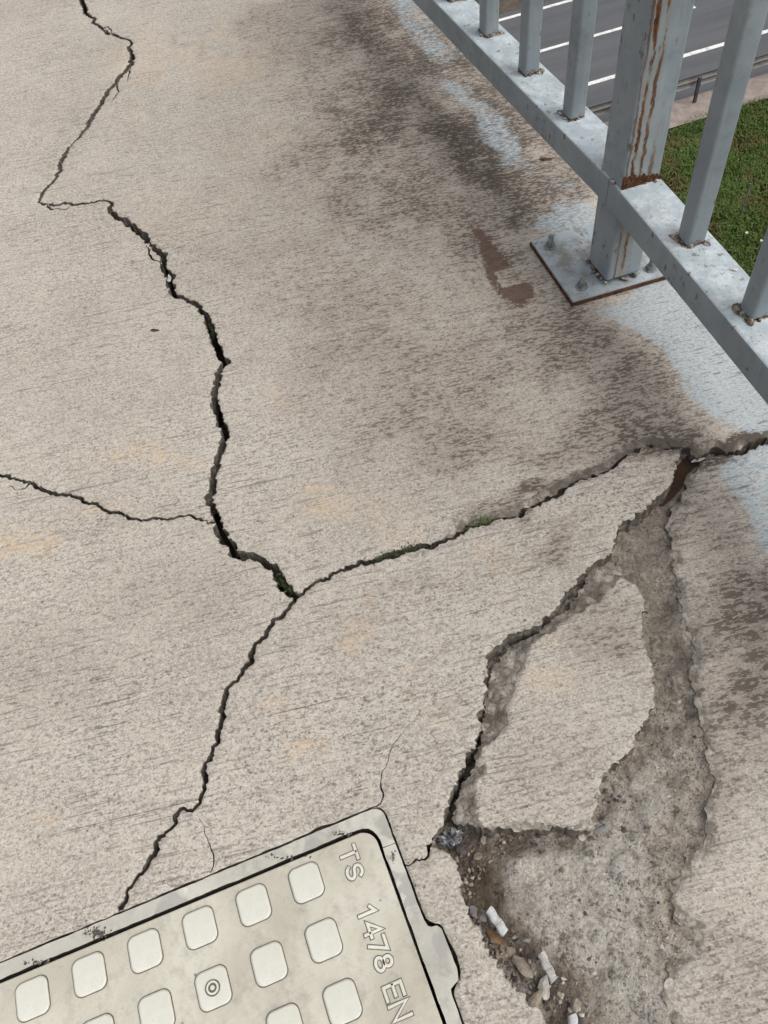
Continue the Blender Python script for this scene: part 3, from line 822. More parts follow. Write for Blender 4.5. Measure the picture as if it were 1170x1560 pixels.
# ------------------------------------------------------------------ slabs
def slab(name, outline, zf, thick, parent, spacing=0.006, seed=0, inner=None, flank=None):
    A = np.array(outline)
    keep = np.r_[True, np.linalg.norm(np.diff(A[:, :2], axis=0), axis=1) > 2e-5]
    A = A[keep]
    if np.linalg.norm(A[0, :2] - A[-1, :2]) < 2e-5:
        A = A[:-1]
    x, y = A[:, 0], A[:, 1]
    if (x * np.roll(y, -1) - np.roll(x, -1) * y).sum() < 0:
        A = A[::-1].copy()
    n = len(A)
    P = A[:, :2]
    T = np.zeros_like(P)
    for k in (1, 2, 3):
        T += np.roll(P, -k, 0) - np.roll(P, k, 0)
    T /= np.linalg.norm(T, axis=1)[:, None] + 1e-12
    N = np.c_[-T[:, 1], T[:, 0]]
    s = np.arange(n) * 0.31 + seed * 11.3
    half = A[:, 2] * (1 + 0.55 * fbm(s * 0.6, np.full(n, seed + 0.5), 3))
    half = half + np.where(A[:, 2] > 1e-4, np.minimum(0.0011, A[:, 2] * 0.9), 0) * fbm(s * 1.1, np.full(n, seed + 7.5), 3, 0.8)
    chip = np.clip(fbm(s * 0.42, np.full(n, seed + 3.3), 3, 0.7) - 0.22, 0, 1) * 0.0075 * (A[:, 2] > 4e-4) * np.minimum(1, A[:, 2] / 0.0012)
    R = P + N * (np.maximum(half, 0) + chip)[:, None]
    cham, drop = A[:, 3], A[:, 4]
    # grid inside
    lo, hi = R.min(0), R.max(0)
    gx = np.arange(lo[0], hi[0], spacing)
    gy = np.arange(lo[1], hi[1], spacing)
    GXX, GYY = np.meshgrid(gx, gy)
    Q = np.c_[GXX.ravel(), GYY.ravel()]
    Q = Q + (np.random.default_rng(seed).random(Q.shape) - 0.5) * spacing * 0.5
    Q = Q[in_poly_fast(Q, R)]
    kd = kdtree.KDTree(n)
    for i in range(n):
        kd.insert((R[i, 0], R[i, 1], 0), i)
    kd.balance()

    def near(q):
        r = [kd.find((a, b, 0)) for a, b in q]
        return np.array([k[1] for k in r]), np.array([k[2] for k in r])
    _, d = near(Q)
    Q = Q[d > 0.0032]
    ring2 = R + N * cham[:, None]
    if inner is None:
        ring2 = ring2[in_poly_fast(ring2, R)]
        _, d2 = near(ring2)
        ring2 = ring2[d2 > 0.0006]
    else:
        ring2 = np.array(inner)[:, :2]
    allp = np.vstack([R, ring2, Q])
    edges = [(i, (i + 1) % n) for i in range(n)]
    if inner is not None:
        m = len(ring2)
        edges += [(n + i, n + (i + 1) % m) for i in range(m)]
    r = delaunay_2d_cdt([Vector(p) for p in allp], edges, [], 0, 1e-7)
    V2 = np.array([(v.x, v.y) for v in r[0]])
    F = np.array(r[2], dtype=int)
    cen = V2[F].mean(1)
    F = F[in_poly_fast(cen, R)]
    a, b, c = V2[F[:, 0]], V2[F[:, 1]], V2[F[:, 2]]
    ar = (b[:, 0] - a[:, 0]) * (c[:, 1] - a[:, 1]) - (b[:, 1] - a[:, 1]) * (c[:, 0] - a[:, 0])
    F[ar < 0] = F[ar < 0][:, ::-1]

    def height(q, idx, d):
        z = zf(q)
        c_ = np.maximum(cham[idx], 1e-4)
        k = np.clip(1 - d / c_, 0, 1)
        nz = 0.75 + 0.6 * fbm(q[:, 0] * 160, q[:, 1] * 160, 3)
        dz = drop[idx] * k * nz
        wide = cham[idx] > 0.006
        dz = dz + np.where(wide & (d < c_), 0.0016 * fbm(q[:, 0] * 120, q[:, 1] * 120, 4) * np.minimum(1, k * 3), 0)
        z = z - dz + 0.0006 * fbm(q[:, 0] * 9, q[:, 1] * 9, 3) + 0.00035 * fbm(q[:, 0] * 70, q[:, 1] * 70, 2)
        rough = np.where(wide, np.where(cham[idx] == 0.016, 0.75 * k, sstep(0.0, 0.25, k)), 0.55 * sstep(0.25, 1.0, k) * (drop[idx] > 0.001))
        return z, rough
    idx, dd = near(V2)
    idx = idx.astype(int) if False else np.array([kd.find((p[0], p[1], 0))[1] for p in V2])
    if inner is None:
        z, rough = height(V2, idx, dd if dd.dtype.kind == 'f' else dd)
    else:
        z = zf(V2)
        dist_o = np.array([kd.find((p[0], p[1], 0))[2] for p in V2])
        sd = poly_sd(V2, inner)
        out = sd < 1e-6
        f = np.where(out, -np.minimum(sd, 0) / (-np.minimum(sd, 0) + dist_o + 1e-6), 0)
        wd = -np.minimum(sd, 0) + dist_o
        dpth = np.minimum(wd * 0.75, np.interp(PX(np.c_[V2, z])[:, 1], [840, 960, 1250], [0.008, 0.012, 0.021]))
        z = z - f ** 0.85 * dpth + np.where(out & (wd > 0.005), 0.0055 * fbm(V2[:, 0] * 85, V2[:, 1] * 85, 5, 0.7) * np.minimum(1, f * 4), 0)
        z = z + 0.0006 * fbm(V2[:, 0] * 12, V2[:, 1] * 12, 3)
        rough = sstep(0.0, 0.18, f)
    return V2, F, z, rough, R, N, kd, n


def make_slab(name, outline, zf, thick, parent, spacing=0.006, seed=0, inner=None, flank=None, label=None):
    V2, F, z, rough, R, N, kd, n = slab(name, outline, zf, thick, parent, spacing, seed, inner, flank)
    kv = kdtree.KDTree(len(V2))
    for i, p in enumerate(V2):
        kv.insert((p[0], p[1], 0), i)
    kv.balance()
    ringz = np.array([z[kv.find((p[0], p[1], 0))[1]] for p in R])
    V = np.c_[V2, z]
    base = len(V)
    rs = np.random.default_rng(seed + 5)
    levels = []
    s = np.arange(n) * 0.45
    zb = zf(R) - thick
    for k, f in enumerate((0.0, 0.22, 0.55, 1.0)):
        jit = (0.0 if k == 0 else 1.0) * (0.0012 + 0.0022 * fbm(s + 31 * k, np.full(n, seed * 1.7 + k), 3))
        Pk = R + N * (jit * (1.0 if k else 0))[:, None]
        zk = ringz * (1 - f) + zb * f
        levels.append(np.c_[Pk, zk])
    W = np.vstack(levels)
    faces = [tuple(f) for f in F]
    mid = [0] * len(faces)
    for k in range(3):
        for i in range(n):
            j = (i + 1) % n
            faces.append((base + (k + 1) * n + i, base + (k + 1) * n + j, base + k * n + j, base + k * n + i))
            mid.append(1)
    VV = np.vstack([V, W])
    o = mesh_obj(name, VV, faces, [MAT['concrete'], MAT['wall']], parent, False, mid)
    sm = np.array([m == 0 for m in mid])
    o.data.polygons.foreach_set('use_smooth', sm)
    at = surface_attrs(VV)
    at['rough'] = np.r_[rough, np.ones(len(W))]
    for k, v in at.items():
        add_attr(o, k, v)
    return o


# railing frame of reference (needed for the deck edge)
P1, P2 = 0.43148883, 0.36478899
PIV = (np.array([math.cos(P1), math.sin(P1)]) * 1.04421263 - 1.49360559 * np.array([math.sin(P1), -math.cos(P1)])) * S
N1 = np.array([math.cos(P1), math.sin(P1)])
N2 = np.array([math.cos(P2), math.sin(P2)])
T1 = np.array([N1[1], -N1[0]])                                 # along the rail, towards the camera
T2 = np.array([N2[1], -N2[0]])
NM = (N1 + N2) / np.linalg.norm(N1 + N2)
TM = np.array([NM[1], -NM[0]])
EDGE_W = 0.155
EM = PIV + NM * EDGE_W
E_FAR = EM - T1 * 2.5
E_NEAR = EM + T2 * 2.6

walkway = empty('walkway')
tag(walkway, kind='structure')


def wpt(px):
    return G([px])[0]


k1a = px_line(K1a, seed=1)
k1b = px_line(K1b, seed=2, jag=0.003)
k2 = px_line(K2, seed=3)
k4 = px_line(K4, seed=5, jag=0.0024)
kc = np.interp(np.array(K3)[:, 0], [452, 640, 760, 1043], [0.0025, 0.004, 0.010, 0.012])
k3_c = px_line(K3, seed=4, c=kc, drop=kc * 0.5, jag=0.0024)
k3_d = px_line(K3, z_tongue, seed=4, c=0.0022, drop=0.0012, jag=0.0024)
hole_d = px_line(HOLE_D, z_tongue, seed=6, c=0.003, drop=0.002, jag=0.0032)
k6_d = px_line(K6, z_tongue, seed=7)
k6_h = px_line(K6, z_small, seed=7)
hole_h = px_line(HOLE_H, z_small, seed=8, c=0.004, drop=0.003, jag=0.004)
edge_g = px_line(EDGE_G, z_right, seed=9, c=0.016, drop=0.0034, jag=0.0030)
K3b_c = np.array(K3b, float)
cw = np.array([0.007, 0.008, 0.0085, 0.009, 0.009, 0.0085, 0.008, 0.008, 0.008])
k3b_c = px_line(K3b, z_flat, seed=10, c=cw, drop=cw * 0.7, jag=0.003)
k3b_g = px_line(K3b[1:], z_right, seed=11, c=0.003, drop=0.002, jag=0.0022)
# clip the right-hand crack at the deck edge


def clip_edge(L):
    off = (L[:, :2] - EM) @ N2
    return L[off < -0.001]


k3b_c, k3b_g = clip_edge(k3b_c), clip_edge(k3b_g)

# frame outline in cover coordinates
FA0, FA1, FB0, FB1 = -0.33, 0.6390, -0.0745, 0.66
F1c, F5c = 0.157, 0.0365


def arc(ca, cb, r, a0, a1, k=6):
    return [(ca + r * math.cos(t), cb + r * math.sin(t)) for t in np.linspace(a0, a1, k)]


r_c = 0.022
corner = arc(FA1 - r_c, FB0 + r_c, r_c, -math.pi / 2, 0)
top_left_part = [(F1c, FB0), (FA0, FB0)]
tab = [(FA1, 0.127), (0.6415, 0.137), (0.6465, 0.141), (0.6560, 0.142), (0.6605, 0.149), (0.6618, 0.185), (0.6612, 0.216), (0.6570, 0.227), (0.6490, 0.2305), (0.6410, 0.234), (FA1, 0.243)]


def covl(L):
    L = np.array(L)
    return cov(L[:, 0], L[:, 1]) if False else O0 + S * (L[:, :1] * E1 + L[:, 1:] * E2)


fr_top_B = world_line(covl(top_left_part), seed=20)
fr_left = world_line(covl([(FA0, FB0), (FA0, FB1), (FA1, FB1)]), seed=21)
fr_D = np.vstack([world_line(covl([(FA1, F5c), (FA1, FB0 + r_c)]), seed=22),
                  world_line(covl(corner[::-1]), seed=23)])
fr_D_top1 = world_line(covl([(FA1 - r_c, FB0), (0.330, FB0)]), seed=24)
fr_D_top2 = world_line(covl([(0.330, FB0), (F1c, FB0)]), seed=25)


def notch(P, w, seed):
    L = px_line([(x, y, w * (1 - 0.75 * i / (len(P) - 1))) for i, (x, y) in enumerate(P)], seed=seed, c=0.0006, drop=0.0004, jag=0.0012)
    return np.vstack([L, L[::-1][1:]])


n1 = notch([(574, 1229), (586, 1212), (580, 1190), (592, 1160), (600, 1136), (616, 1112), (632, 1098), (640, 1080)], 1.3, 31)
n2 = notch([(321, 1331), (325, 1316), (322, 1296), (312, 1270), (310, 1254), (300, 1240)], 1.5, 32)
hl_c = notch([(700, 716), (698, 700), (690, 684), (692, 670)], 1.0, 33)
corner_px_a = world_line(covl(corner[::-1][:4]), seed=23)
corner_px_b = world_line(covl(corner[::-1][3:]), seed=23)

def with_branch(L, P, w, seed):
    nb_ = notch(P, w, seed)
    i_ = int(np.argmin(((L[:, :2] - nb_[0, :2]) ** 2).sum(1)))
    return np.vstack([L[:i_], nb_, L[i_ + 1:]])


k1_A = with_branch(k1a, [(72, 310), (79, 319), (90, 317), (101, 318), (108, 313)], 2.4, 51)
k1_A = with_branch(k1_A, [(226, 370), (227, 386), (233, 396), (241, 397), (247, 402)], 2.6, 52)
k1_C = with_branch(k1a, [(198, 102), (197, 113), (194, 124)], 2.2, 53)
k1_C = with_branch(k1_C, [(178, 128), (181, 139), (175, 147), (170, 155)], 2.2, 54)
k1_C = with_branch(k1_C, [(163, 40), (170, 47), (168, 53)], 2.0, 55)
k2_B = with_branch(k2, [(44, 737), (38, 744), (24, 747), (13, 739)], 2.0, 56)

xl = -1.95
A_out = np.vstack([k1_A, k2[::-1], far_line([k2[0, :2], (xl, k2[0, 1] + 0.05), (xl, 3.2), (k1a[0, 0], 3.2), k1a[0, :2]])])
B_out = np.vstack([k2_B, k1b, k4, fr_top_B, fr_left,
                   far_line([covl([(FA1, FB1)])[0], covl([(FA1, FB1 + .4)])[0], (xl, -0.9), (xl, k2[0, 1] + 0.05), k2[0, :2]])])
D_out = np.vstack([k3_d, hole_d, k6_d, world_line(covl([(FA1, F5c), (FA1, FB0 + r_c)]), seed=22), corner_px_a, corner_px_b, n1,
                   fr_D_top1, n2, fr_D_top2, k4[::-1]])
C_out = np.vstack([k1_C, k1b, k3_c, k3b_c, far_line([k3b_c[-1, :2], EM + T2 * ((k3b_c[-1, :2] - EM) @ T2), EM, E_FAR, (k1a[0, 0], 3.2), k1a[0, :2]])])
H_out = np.vstack([world_line(covl(tab[::-1] + [(FA1, F5c)]), seed=26), k6_h[::-1], hole_h[1:],
                   far_line([hole_h[-1, :2], hole_h[-1, :2] + np.array([0.12, -0.45]), covl([(FA1, FB1 + .4)])[0], covl([(FA1, FB1)])[0], covl([(FA1, 0.243)])[0]])])
G_out = np.vstack([edge_g, far_line([edge_g[-1, :2], edge_g[-1, :2] + np.array([-0.02, -0.5]), E_NEAR, EM + T2 * ((k3b_g[-1, :2] - EM) @ T2), k3b_g[-1, :2]]), k3b_g[::-1]])

THK = 0.045
make_slab('concrete_slab', A_out, z_flat, THK, walkway, seed=1)
make_slab('concrete_slab', B_out, z_flat, THK, walkway, seed=2)
make_slab('concrete_slab', C_out, z_flat, THK, walkway, spacing=0.005, seed=3)
make_slab('concrete_slab', D_out, z_tongue, THK, walkway, spacing=0.005, seed=4)
make_slab('concrete_slab', H_out, z_small, THK, walkway, spacing=0.005, seed=5)
make_slab('concrete_slab', G_out, z_right, 0.03, walkway, spacing=0.005, seed=6)

# the loose piece lying in the break
def loopz(P, zf, seed, jag):
    P = [(x, y, 0) for x, y in P] + [(*P[0], 0)]
    L = px_line(P, zf, seed=seed, jag=jag)[:-1]
    return L


co = loopz(CHUNK_OUT, z_chunk, 41, 0.003)
ci = loopz(CHUNK_TOP, z_chunk, 42, 0.003)[:, :2]
ok = in_poly_fast(ci, co[:, :2])
ci = ci[ok]

chunk = make_slab('concrete_chunk', co, z_chunk, 0.04, None, spacing=0.004, seed=7, inner=ci, flank=0.021)
tag(chunk, 'loose broken slab of concrete lying sunken in the hole', 'broken slab')

# ------------------------------------------------------------------ the bed of the hole
BED = [(1060, 712, -.016), (1035, 760, -.014), (1012, 800, -.013), (1000, 760, -.016), (980, 800, -.016), (950, 840, -.017), (1005, 880, -.013), (1030, 950, -.010), (1010, 960, -.018),
       (1040, 1040, -.010), (1000, 930, -.024), (1004, 1000, -.024), (1012, 1062, -.024), (985, 1128, -.026), (935, 1192, -.028), (926, 1225, -.030), (1020, 1075, -.016), (1060, 1120, -.010), (1010, 1110, -.018), (1075, 1190, -.009), (980, 1180, -.018), (940, 1230, -.020), (1060, 1270, -.009), (1000, 1260, -.013),
       (1020, 1340, -.008), (960, 1330, -.012), (900, 1300, -.017), (850, 1310, -.020), (800, 1320, -.022), (760, 1320, -.028), (735, 1310, -.036), (710, 1310, -.042), (690, 1285, -.048),
       (1010, 1440, -.007), (950, 1420, -.011), (880, 1390, -.015), (820, 1370, -.019), (780, 1380, -.022), (745, 1370, -.030), (725, 1390, -.036), (740, 1430, -.038), (775, 1450, -.036),
       (800, 1430, -.028), (830, 1450, -.024), (870, 1470, -.018), (1005, 1540, -.006), (940, 1530, -.010), (890, 1540, -.017), (860, 1520, -.026), (830, 1500, -.034), (850, 1560, -.034), (880, 1640, -.030), (1000, 1650, -.006), (940, 1650, -.012),
       (700, 1230, -.050), (740, 1100, -.034), (760, 1010, -.028), (820, 965, -.026), (900, 900, -.022), (900, 1100, -.045), (820, 1180, -.046), (850, 1270, -.030), (780, 1275, -.034), (915, 1262, -.022)]


def make_bed():
    P = np.array(BED)
    C = G(P[:, :2], P[:, 2])
    lo, hi = C.min(0) - 0.06, C.max(0) + 0.06
    step = 0.0026
    gx = np.arange(lo[0], hi[0], step)
    gy = np.arange(lo[1], hi[1], step)
    X, Y = np.meshgrid(gx, gy)
    Q = np.c_[X.ravel(), Y.ravel()]
    num = np.zeros(len(Q))
    den = np.zeros(len(Q))
    for (c, z) in zip(C, P[:, 2]):
        w = 1.0 / (((Q - c) ** 2).sum(1) + 1.2e-4) ** 2
        num += w * z
        den += w
    z = num / den
    z = z + 0.0034 * fbm(Q[:, 0] * 26, Q[:, 1] * 26, 3) + 0.0040 * fbm(Q[:, 0] * 75 + 9, Q[:, 1] * 75, 5, 0.62)
    # pebbles standing out of the mortar
    k = fbm(Q[:, 0] * 120 + 3, Q[:, 1] * 120 + 8, 2)
    z = z + 0.0022 * np.clip(k - 0.15, 0, 1)
    px = PX(np.c_[Q, z])
    guard = poly_sd(px, [(1066, 690), (1020, 800), (1036, 890), (1055, 1000), (1078, 1120), (1094, 1180), (1076, 1290), (1030, 1330), (1060, 1430), (1018, 1470), (1015, 1700),
                         (880, 1700), (700, 1420), (640, 1290), (700, 1150), (740, 980), (900, 840), (1010, 720)])
    nearg = sstep(26, 2, guard) * (px[:, 0] > 985) * (px[:, 1] > 840)
    z = z * (1 - 0.92 * nearg) - 0.0050 * 0.92 * nearg + 0.0012 * nearg * fbm(Q[:, 0] * 140, Q[:, 1] * 140, 4, 0.7)
    z = np.where(guard < -9, np.minimum(z, -0.008 + (guard + 9) * 0.00035), z)
    z = np.maximum(z, -0.075)
    ny, nx = X.shape
    i = np.arange(nx * ny).reshape(ny, nx)
    F = np.c_[i[:-1, :-1].ravel(), i[:-1, 1:].ravel(), i[1:, 1:].ravel(), i[1:, :-1].ravel()]
    keep = (guard[F] > -70).any(1)
    F = F[keep]
    used = np.unique(F)
    remap = -np.ones(len(Q), int)
    remap[used] = np.arange(len(used))
    V = np.c_[Q, z][used]
    o = mesh_obj('mortar_bed', V, remap[F], [MAT['mortar']], walkway, True)
    p = PX(V)
    wob = np.c_[fbm(V[:, 0] * 22, V[:, 1] * 22, 4), fbm(V[:, 0] * 22 + 40, V[:, 1] * 22 + 11, 4)] * 24
    q = p + wob
    add_attr(o, 'brown', blobs(q, [(735, 1350, 45, 70, 0, 1.1), (770, 1430, 60, 40, 40, .95), (700, 1300, 60, 40, 0, 1), (780, 1290, 70, 22, 0, .8), (850, 1520, 40, 60, -30, .85), (795, 1380, 40, 30, 0, .5), (835, 1490, 40, 30, 0, .8)]))
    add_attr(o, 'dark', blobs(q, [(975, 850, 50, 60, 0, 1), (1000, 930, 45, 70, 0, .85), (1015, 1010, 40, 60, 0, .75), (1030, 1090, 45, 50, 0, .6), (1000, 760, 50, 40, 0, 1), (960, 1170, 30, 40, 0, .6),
                                   (1075, 1230, 22, 60, 0, .7), (1050, 1320, 35, 40, 0, .6), (880, 1545, 50, 50, 0, .6), (700, 1240, 50, 60, 0, 1), (760, 1030, 50, 80, 0, .9), (930, 1210, 26, 50, 0, 1.0), (1004, 990, 14, 70, 0, 1.0), (985, 1125, 40, 14, -50, 1.0)]))  # last three blobs paint the shadow line along the chunk's right edge
    add_attr(o, 'white', blobs(q, [(850, 1340, 80, 60, 0, 1), (830, 1380, 70, 40, 0, 1), (960, 1230, 60, 60, 0, .8), (900, 1420, 80, 60, 0, .8), (960, 1500, 70, 70, 0, .7), (1000, 1180, 40, 50, 0, .5), (930, 1330, 80, 70, 0, .8)]))
    add_attr(o, 'soil', polys(p + wob * 0.4, [([(1052, 690), (1028, 712), (1016, 748), (1000, 770), (1010, 772), (1024, 758), (1040, 740), (1048, 722), (1075, 704)], 1.0)], 5))
    def zat(pt):
        ix = int(np.clip((pt[0] - lo[0]) / step, 0, nx - 1))
        iy = int(np.clip((pt[1] - lo[1]) / step, 0, ny - 1))
        return float(z.reshape(ny, nx)[iy, ix])
    return o, zat


bed, bed_z = make_bed()

# deck body under everything, with soil on it
dk = [(xl, -0.9), (hole_h[-1, 0], -0.9), tuple(E_NEAR), tuple(EM), tuple(E_FAR), (xl, 3.2)]
dv = [(x, y, -0.078) for x, y in dk] + [(x, y, -0.42) for x, y in dk]
nk = len(dk)
df = [tuple(range(nk)), tuple(range(2 * nk - 1, nk - 1, -1))] + [(i + nk, (i + 1) % nk + nk, (i + 1) % nk, i) for i in range(nk)]
mesh_obj('deck_base', dv, df, [MAT['soil']], walkway)


# ------------------------------------------------------------------ manhole cover and its frame
def prism(bm, loop, z0, z1, bevel=0.0, side=0):
    """closed loop of (x, y) extruded between two heights, optional small top chamfer"""
    L = np.array(loop)
    x, y = L[:, 0], L[:, 1]
    if (x * np.roll(y, -1) - np.roll(x, -1) * y).sum() < 0:
        L = L[::-1]
    n = len(L)
    cen = L.mean(0)
    rings = [[bm.verts.new((p[0], p[1], z0)) for p in L]]
    if bevel > 0:
        rings.append([bm.verts.new((p[0], p[1], z1 - bevel * 0.8)) for p in L])
        T = np.roll(L, -1, 0) - np.roll(L, 1, 0)
        T /= np.linalg.norm(T, axis=1)[:, None]
        I = L + np.c_[-T[:, 1], T[:, 0]] * bevel
        rings.append([bm.verts.new((p[0], p[1], z1)) for p in I])
    else:
        rings.append([bm.verts.new((p[0], p[1], z1)) for p in L])
    for a, b in zip(rings[:-1], rings[1:]):
        for i in range(n):
            j = (i + 1) % n
            f = bm.faces.new((a[i], a[j], b[j], b[i]))
            if a is rings[0]:
                f.material_index = side
    bm.faces.new(rings[-1])
    bm.faces.new(rings[0][::-1])


def rrect(a0, a1, b0, b1, r, k=5):
    pts = []
    for (ca, cb, s) in ((a1 - r, b0 + r, -math.pi / 2), (a1 - r, b1 - r, 0), (a0 + r, b1 - r, math.pi / 2), (a0 + r, b0 + r, math.pi)):
        pts += arc(ca, cb, r, s, s + math.pi / 2, k)
    return pts


# local frame of the cover: x = E1, y = -E2 (so z stays up); origin at the first pad
def loc(L):
    L = np.array(L, float)
    return np.c_[L[:, 0] * S, -L[:, 1] * S]


CA0, CA1, CB0, CB1 = FA0 + 0.03, 0.6085, -0.0425, 0.63
cover = empty('manhole_cover', (O0[0], O0[1], 0), TH)
tag(cover, 'pale composite manhole cover with rows of raised pads and embossed lettering', 'manhole cover')
bm = bmesh.new()
prism(bm, loc(rrect(CA0, CA1, CB0, CB1, 0.028, 8)), -0.03, 0.0005, 0.0008, 1)
bm_obj('cover_plate', bm, [MAT['cover'], MAT['grime']], cover)
bm = bmesh.new()
prism(bm, loc(rrect(-0.0262, 0.0262, -0.0285, 0.0285, 0.013, 7)), 0.0, 0.0030, 0.0013)
pad_me = None
grime = bmesh.new()
key_c = None
for j in range(0, 7):
    for i in range(-3, 6):
        cx_, cy_ = i * 0.0944535 * S, -j * 0.0944535 * S
        if pad_me is None:
            p0 = bm_obj('pad', bm, MAT['pad'], cover)
            pad_me = p0.data
            o = p0
        else:
            o = bpy.data.objects.new('pad', pad_me)
            COL.objects.link(o)
            o.parent = cover
        o.location = (cx_, cy_, 0)
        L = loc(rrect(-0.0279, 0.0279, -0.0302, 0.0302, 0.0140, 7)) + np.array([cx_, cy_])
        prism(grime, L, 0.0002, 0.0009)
        if (i, j) == (3, 1):
            key_c = o
# ring round the lifting key hole
bm = bmesh.new()
def ring(bm, r0, r1, z0, z1, k=28, c=(0, 0)):
    vs = []
    for r, z in ((r1, z0), (r1, z1), (r0, z1), (r0, z0)):
        vs.append([bm.verts.new((c[0] + r * math.cos(2 * math.pi * i / k), c[1] + r * math.sin(2 * math.pi * i / k), z)) for i in range(k)])
    for a, b in zip(vs, vs[1:] + vs[:1]):
        for i in range(k):
            j = (i + 1) % k
            bm.faces.new((a[i], a[j], b[j], b[i]))
ring(bm, 0.0072 * S, 0.0100 * S, 0.0026, 0.0042)
kr = bm_obj('keyhole_ring', bm, MAT['letter'], key_c)
bm = bmesh.new()
prism(bm, [(0.0125 * S * math.cos(t), 0.0125 * S * math.sin(t)) for t in np.linspace(0, 2 * math.pi, 25)[:-1]], 0.002, 0.0034)
bm_obj('keyhole_recess', bm, MAT['grime'], key_c)
bm = bmesh.new()
prism(bm, [(0.0036 * S * math.cos(t), 0.0036 * S * math.sin(t)) for t in np.linspace(0, 2 * math.pi, 17)[:-1]], 0.002, 0.0040)
bm_obj('keyhole_plug', bm, MAT['pad'], key_c)

# lettering: raised strokes, reading towards the camera along the cover's edge
def circ(cx, cy, rx, ry, a0, a1, k=12):
    return [(cx + rx * math.cos(math.radians(a)), cy + ry * math.sin(math.radians(a))) for a in np.linspace(a0, a1, k)]


GLY = {'T': [[(0, 1), (.84, 1)], [(.42, 1), (.42, 0)]],
       'S': [circ(.40, .745, .34, .255, 20, 270, 11)[:-1] + circ(.40, .245, .36, .245, 90, -165, 11)],
       '1': [[(.12, .78), (.42, 1), (.42, 0)]],
       '4': [[(.56, 0), (.56, 1), (0, .30), (.80, .30)]],
       '7': [[(0, 1), (.72, 1), (.26, 0)]],
       '8': [circ(.38, .755, .27, .245, -90, 270, 17), circ(.38, .255, .36, .255, 90, 450, 19)],
       'E': [[(.66, 1), (0, 1), (0, 0), (.66, 0)], [(0, .52), (.56, .52)]],
       'N': [[(0, 0), (0, 1), (.72, 0), (.72, 1)]]}


def stroke(bm, pts, w, z0, z1):
    P = np.array(pts, float)
    closed = np.linalg.norm(P[0] - P[-1]) < 1e-9
    if closed:
        P = P[:-1]
    n = len(P)
    if not closed:
        d0 = P[0] - P[1]
        P[0] += d0 / np.linalg.norm(d0) * w * 0.5
        d1 = P[-1] - P[-2]
        P[-1] += d1 / np.linalg.norm(d1) * w * 0.5
    rows = []
    for i in range(n):
        a = P[(i - 1) % n] if (closed or i > 0) else None
        b = P[(i + 1) % n] if (closed or i < n - 1) else None
        t0 = (P[i] - a) / np.linalg.norm(P[i] - a) if a is not None else None
        t1 = (b - P[i]) / np.linalg.norm(b - P[i]) if b is not None else None
        if t0 is None:
            t0 = t1
        if t1 is None:
            t1 = t0
        n0 = np.array([-t0[1], t0[0]])
        n1 = np.array([-t1[1], t1[0]])
        m = n0 + n1
        m /= np.linalg.norm(m) + 1e-9
        k = min(1.0 / max(m @ n0, 0.35), 2.2)
        rows.append([bm.verts.new((*(P[i] + m * k * w * s), z)) for s, z in ((.5, z0), (.5, z0 + (z1 - z0) * .6), (.32, z1), (-.32, z1), (-.5, z0 + (z1 - z0) * .6), (-.5, z0))])
    m = n if closed else n - 1
    for i in range(m):
        a, b = rows[i], rows[(i + 1) % n]
        for q in range(5):
            bm.faces.new((a[q], b[q], b[q + 1], a[q + 1]))
    if not closed:
        bm.faces.new(rows[0])
        bm.faces.new(rows[-1][::-1])
    bmesh.ops.recalc_face_normals(bm, faces=bm.faces)


def letters(text, b0, a_base, cap, adv):
    for q, ch in enumerate(text):
        bmL = bmesh.new()
        for st_ in GLY[ch]:
            pts = loc([(a_base + v * cap, b0 + q * adv + u * cap) for u, v in st_])
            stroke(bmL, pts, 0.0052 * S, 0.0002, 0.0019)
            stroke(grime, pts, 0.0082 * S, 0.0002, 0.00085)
        bm_obj('letter', bmL, MAT['letter'], cover)


letters('TS', -0.0265, 0.5420, 0.0262, 0.0305)
letters('1478', 0.0720, 0.5395, 0.0268, 0.0262)
letters('EN', 0.1945, 0.5395, 0.0285, 0.0275)
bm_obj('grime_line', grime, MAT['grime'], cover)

frame = empty('manhole_surround', (O0[0], O0[1], 0), TH)
tag(frame, 'pale manhole frame set in concrete, smeared with grey cement', 'manhole frame')


def strip(name, outer, inner):
    bmS = bmesh.new()
    LL = np.array(list(outer) + list(inner)[::-1], float)
    pts = []
    for i_ in range(len(LL)):
        a_, b_ = LL[i_], LL[(i_ + 1) % len(LL)]
        m_ = max(1, int(np.linalg.norm(b_ - a_) / 0.006))
        for q_ in range(m_):
            pts.append(a_ + (b_ - a_) * q_ / m_)
    pts = np.array(pts)
    w_ = np.c_[fbm(pts[:, 0] * 60, pts[:, 1] * 60 + 3, 4, 0.7), fbm(pts[:, 0] * 60 + 20, pts[:, 1] * 60, 4, 0.7)]
    pts = pts + 0.0016 * w_
    prism(bmS, loc(pts), -0.04, 0.0003, 0.0, 1)
    return bm_obj(name, bmS, [MAT['frame'], MAT['soil']], frame)


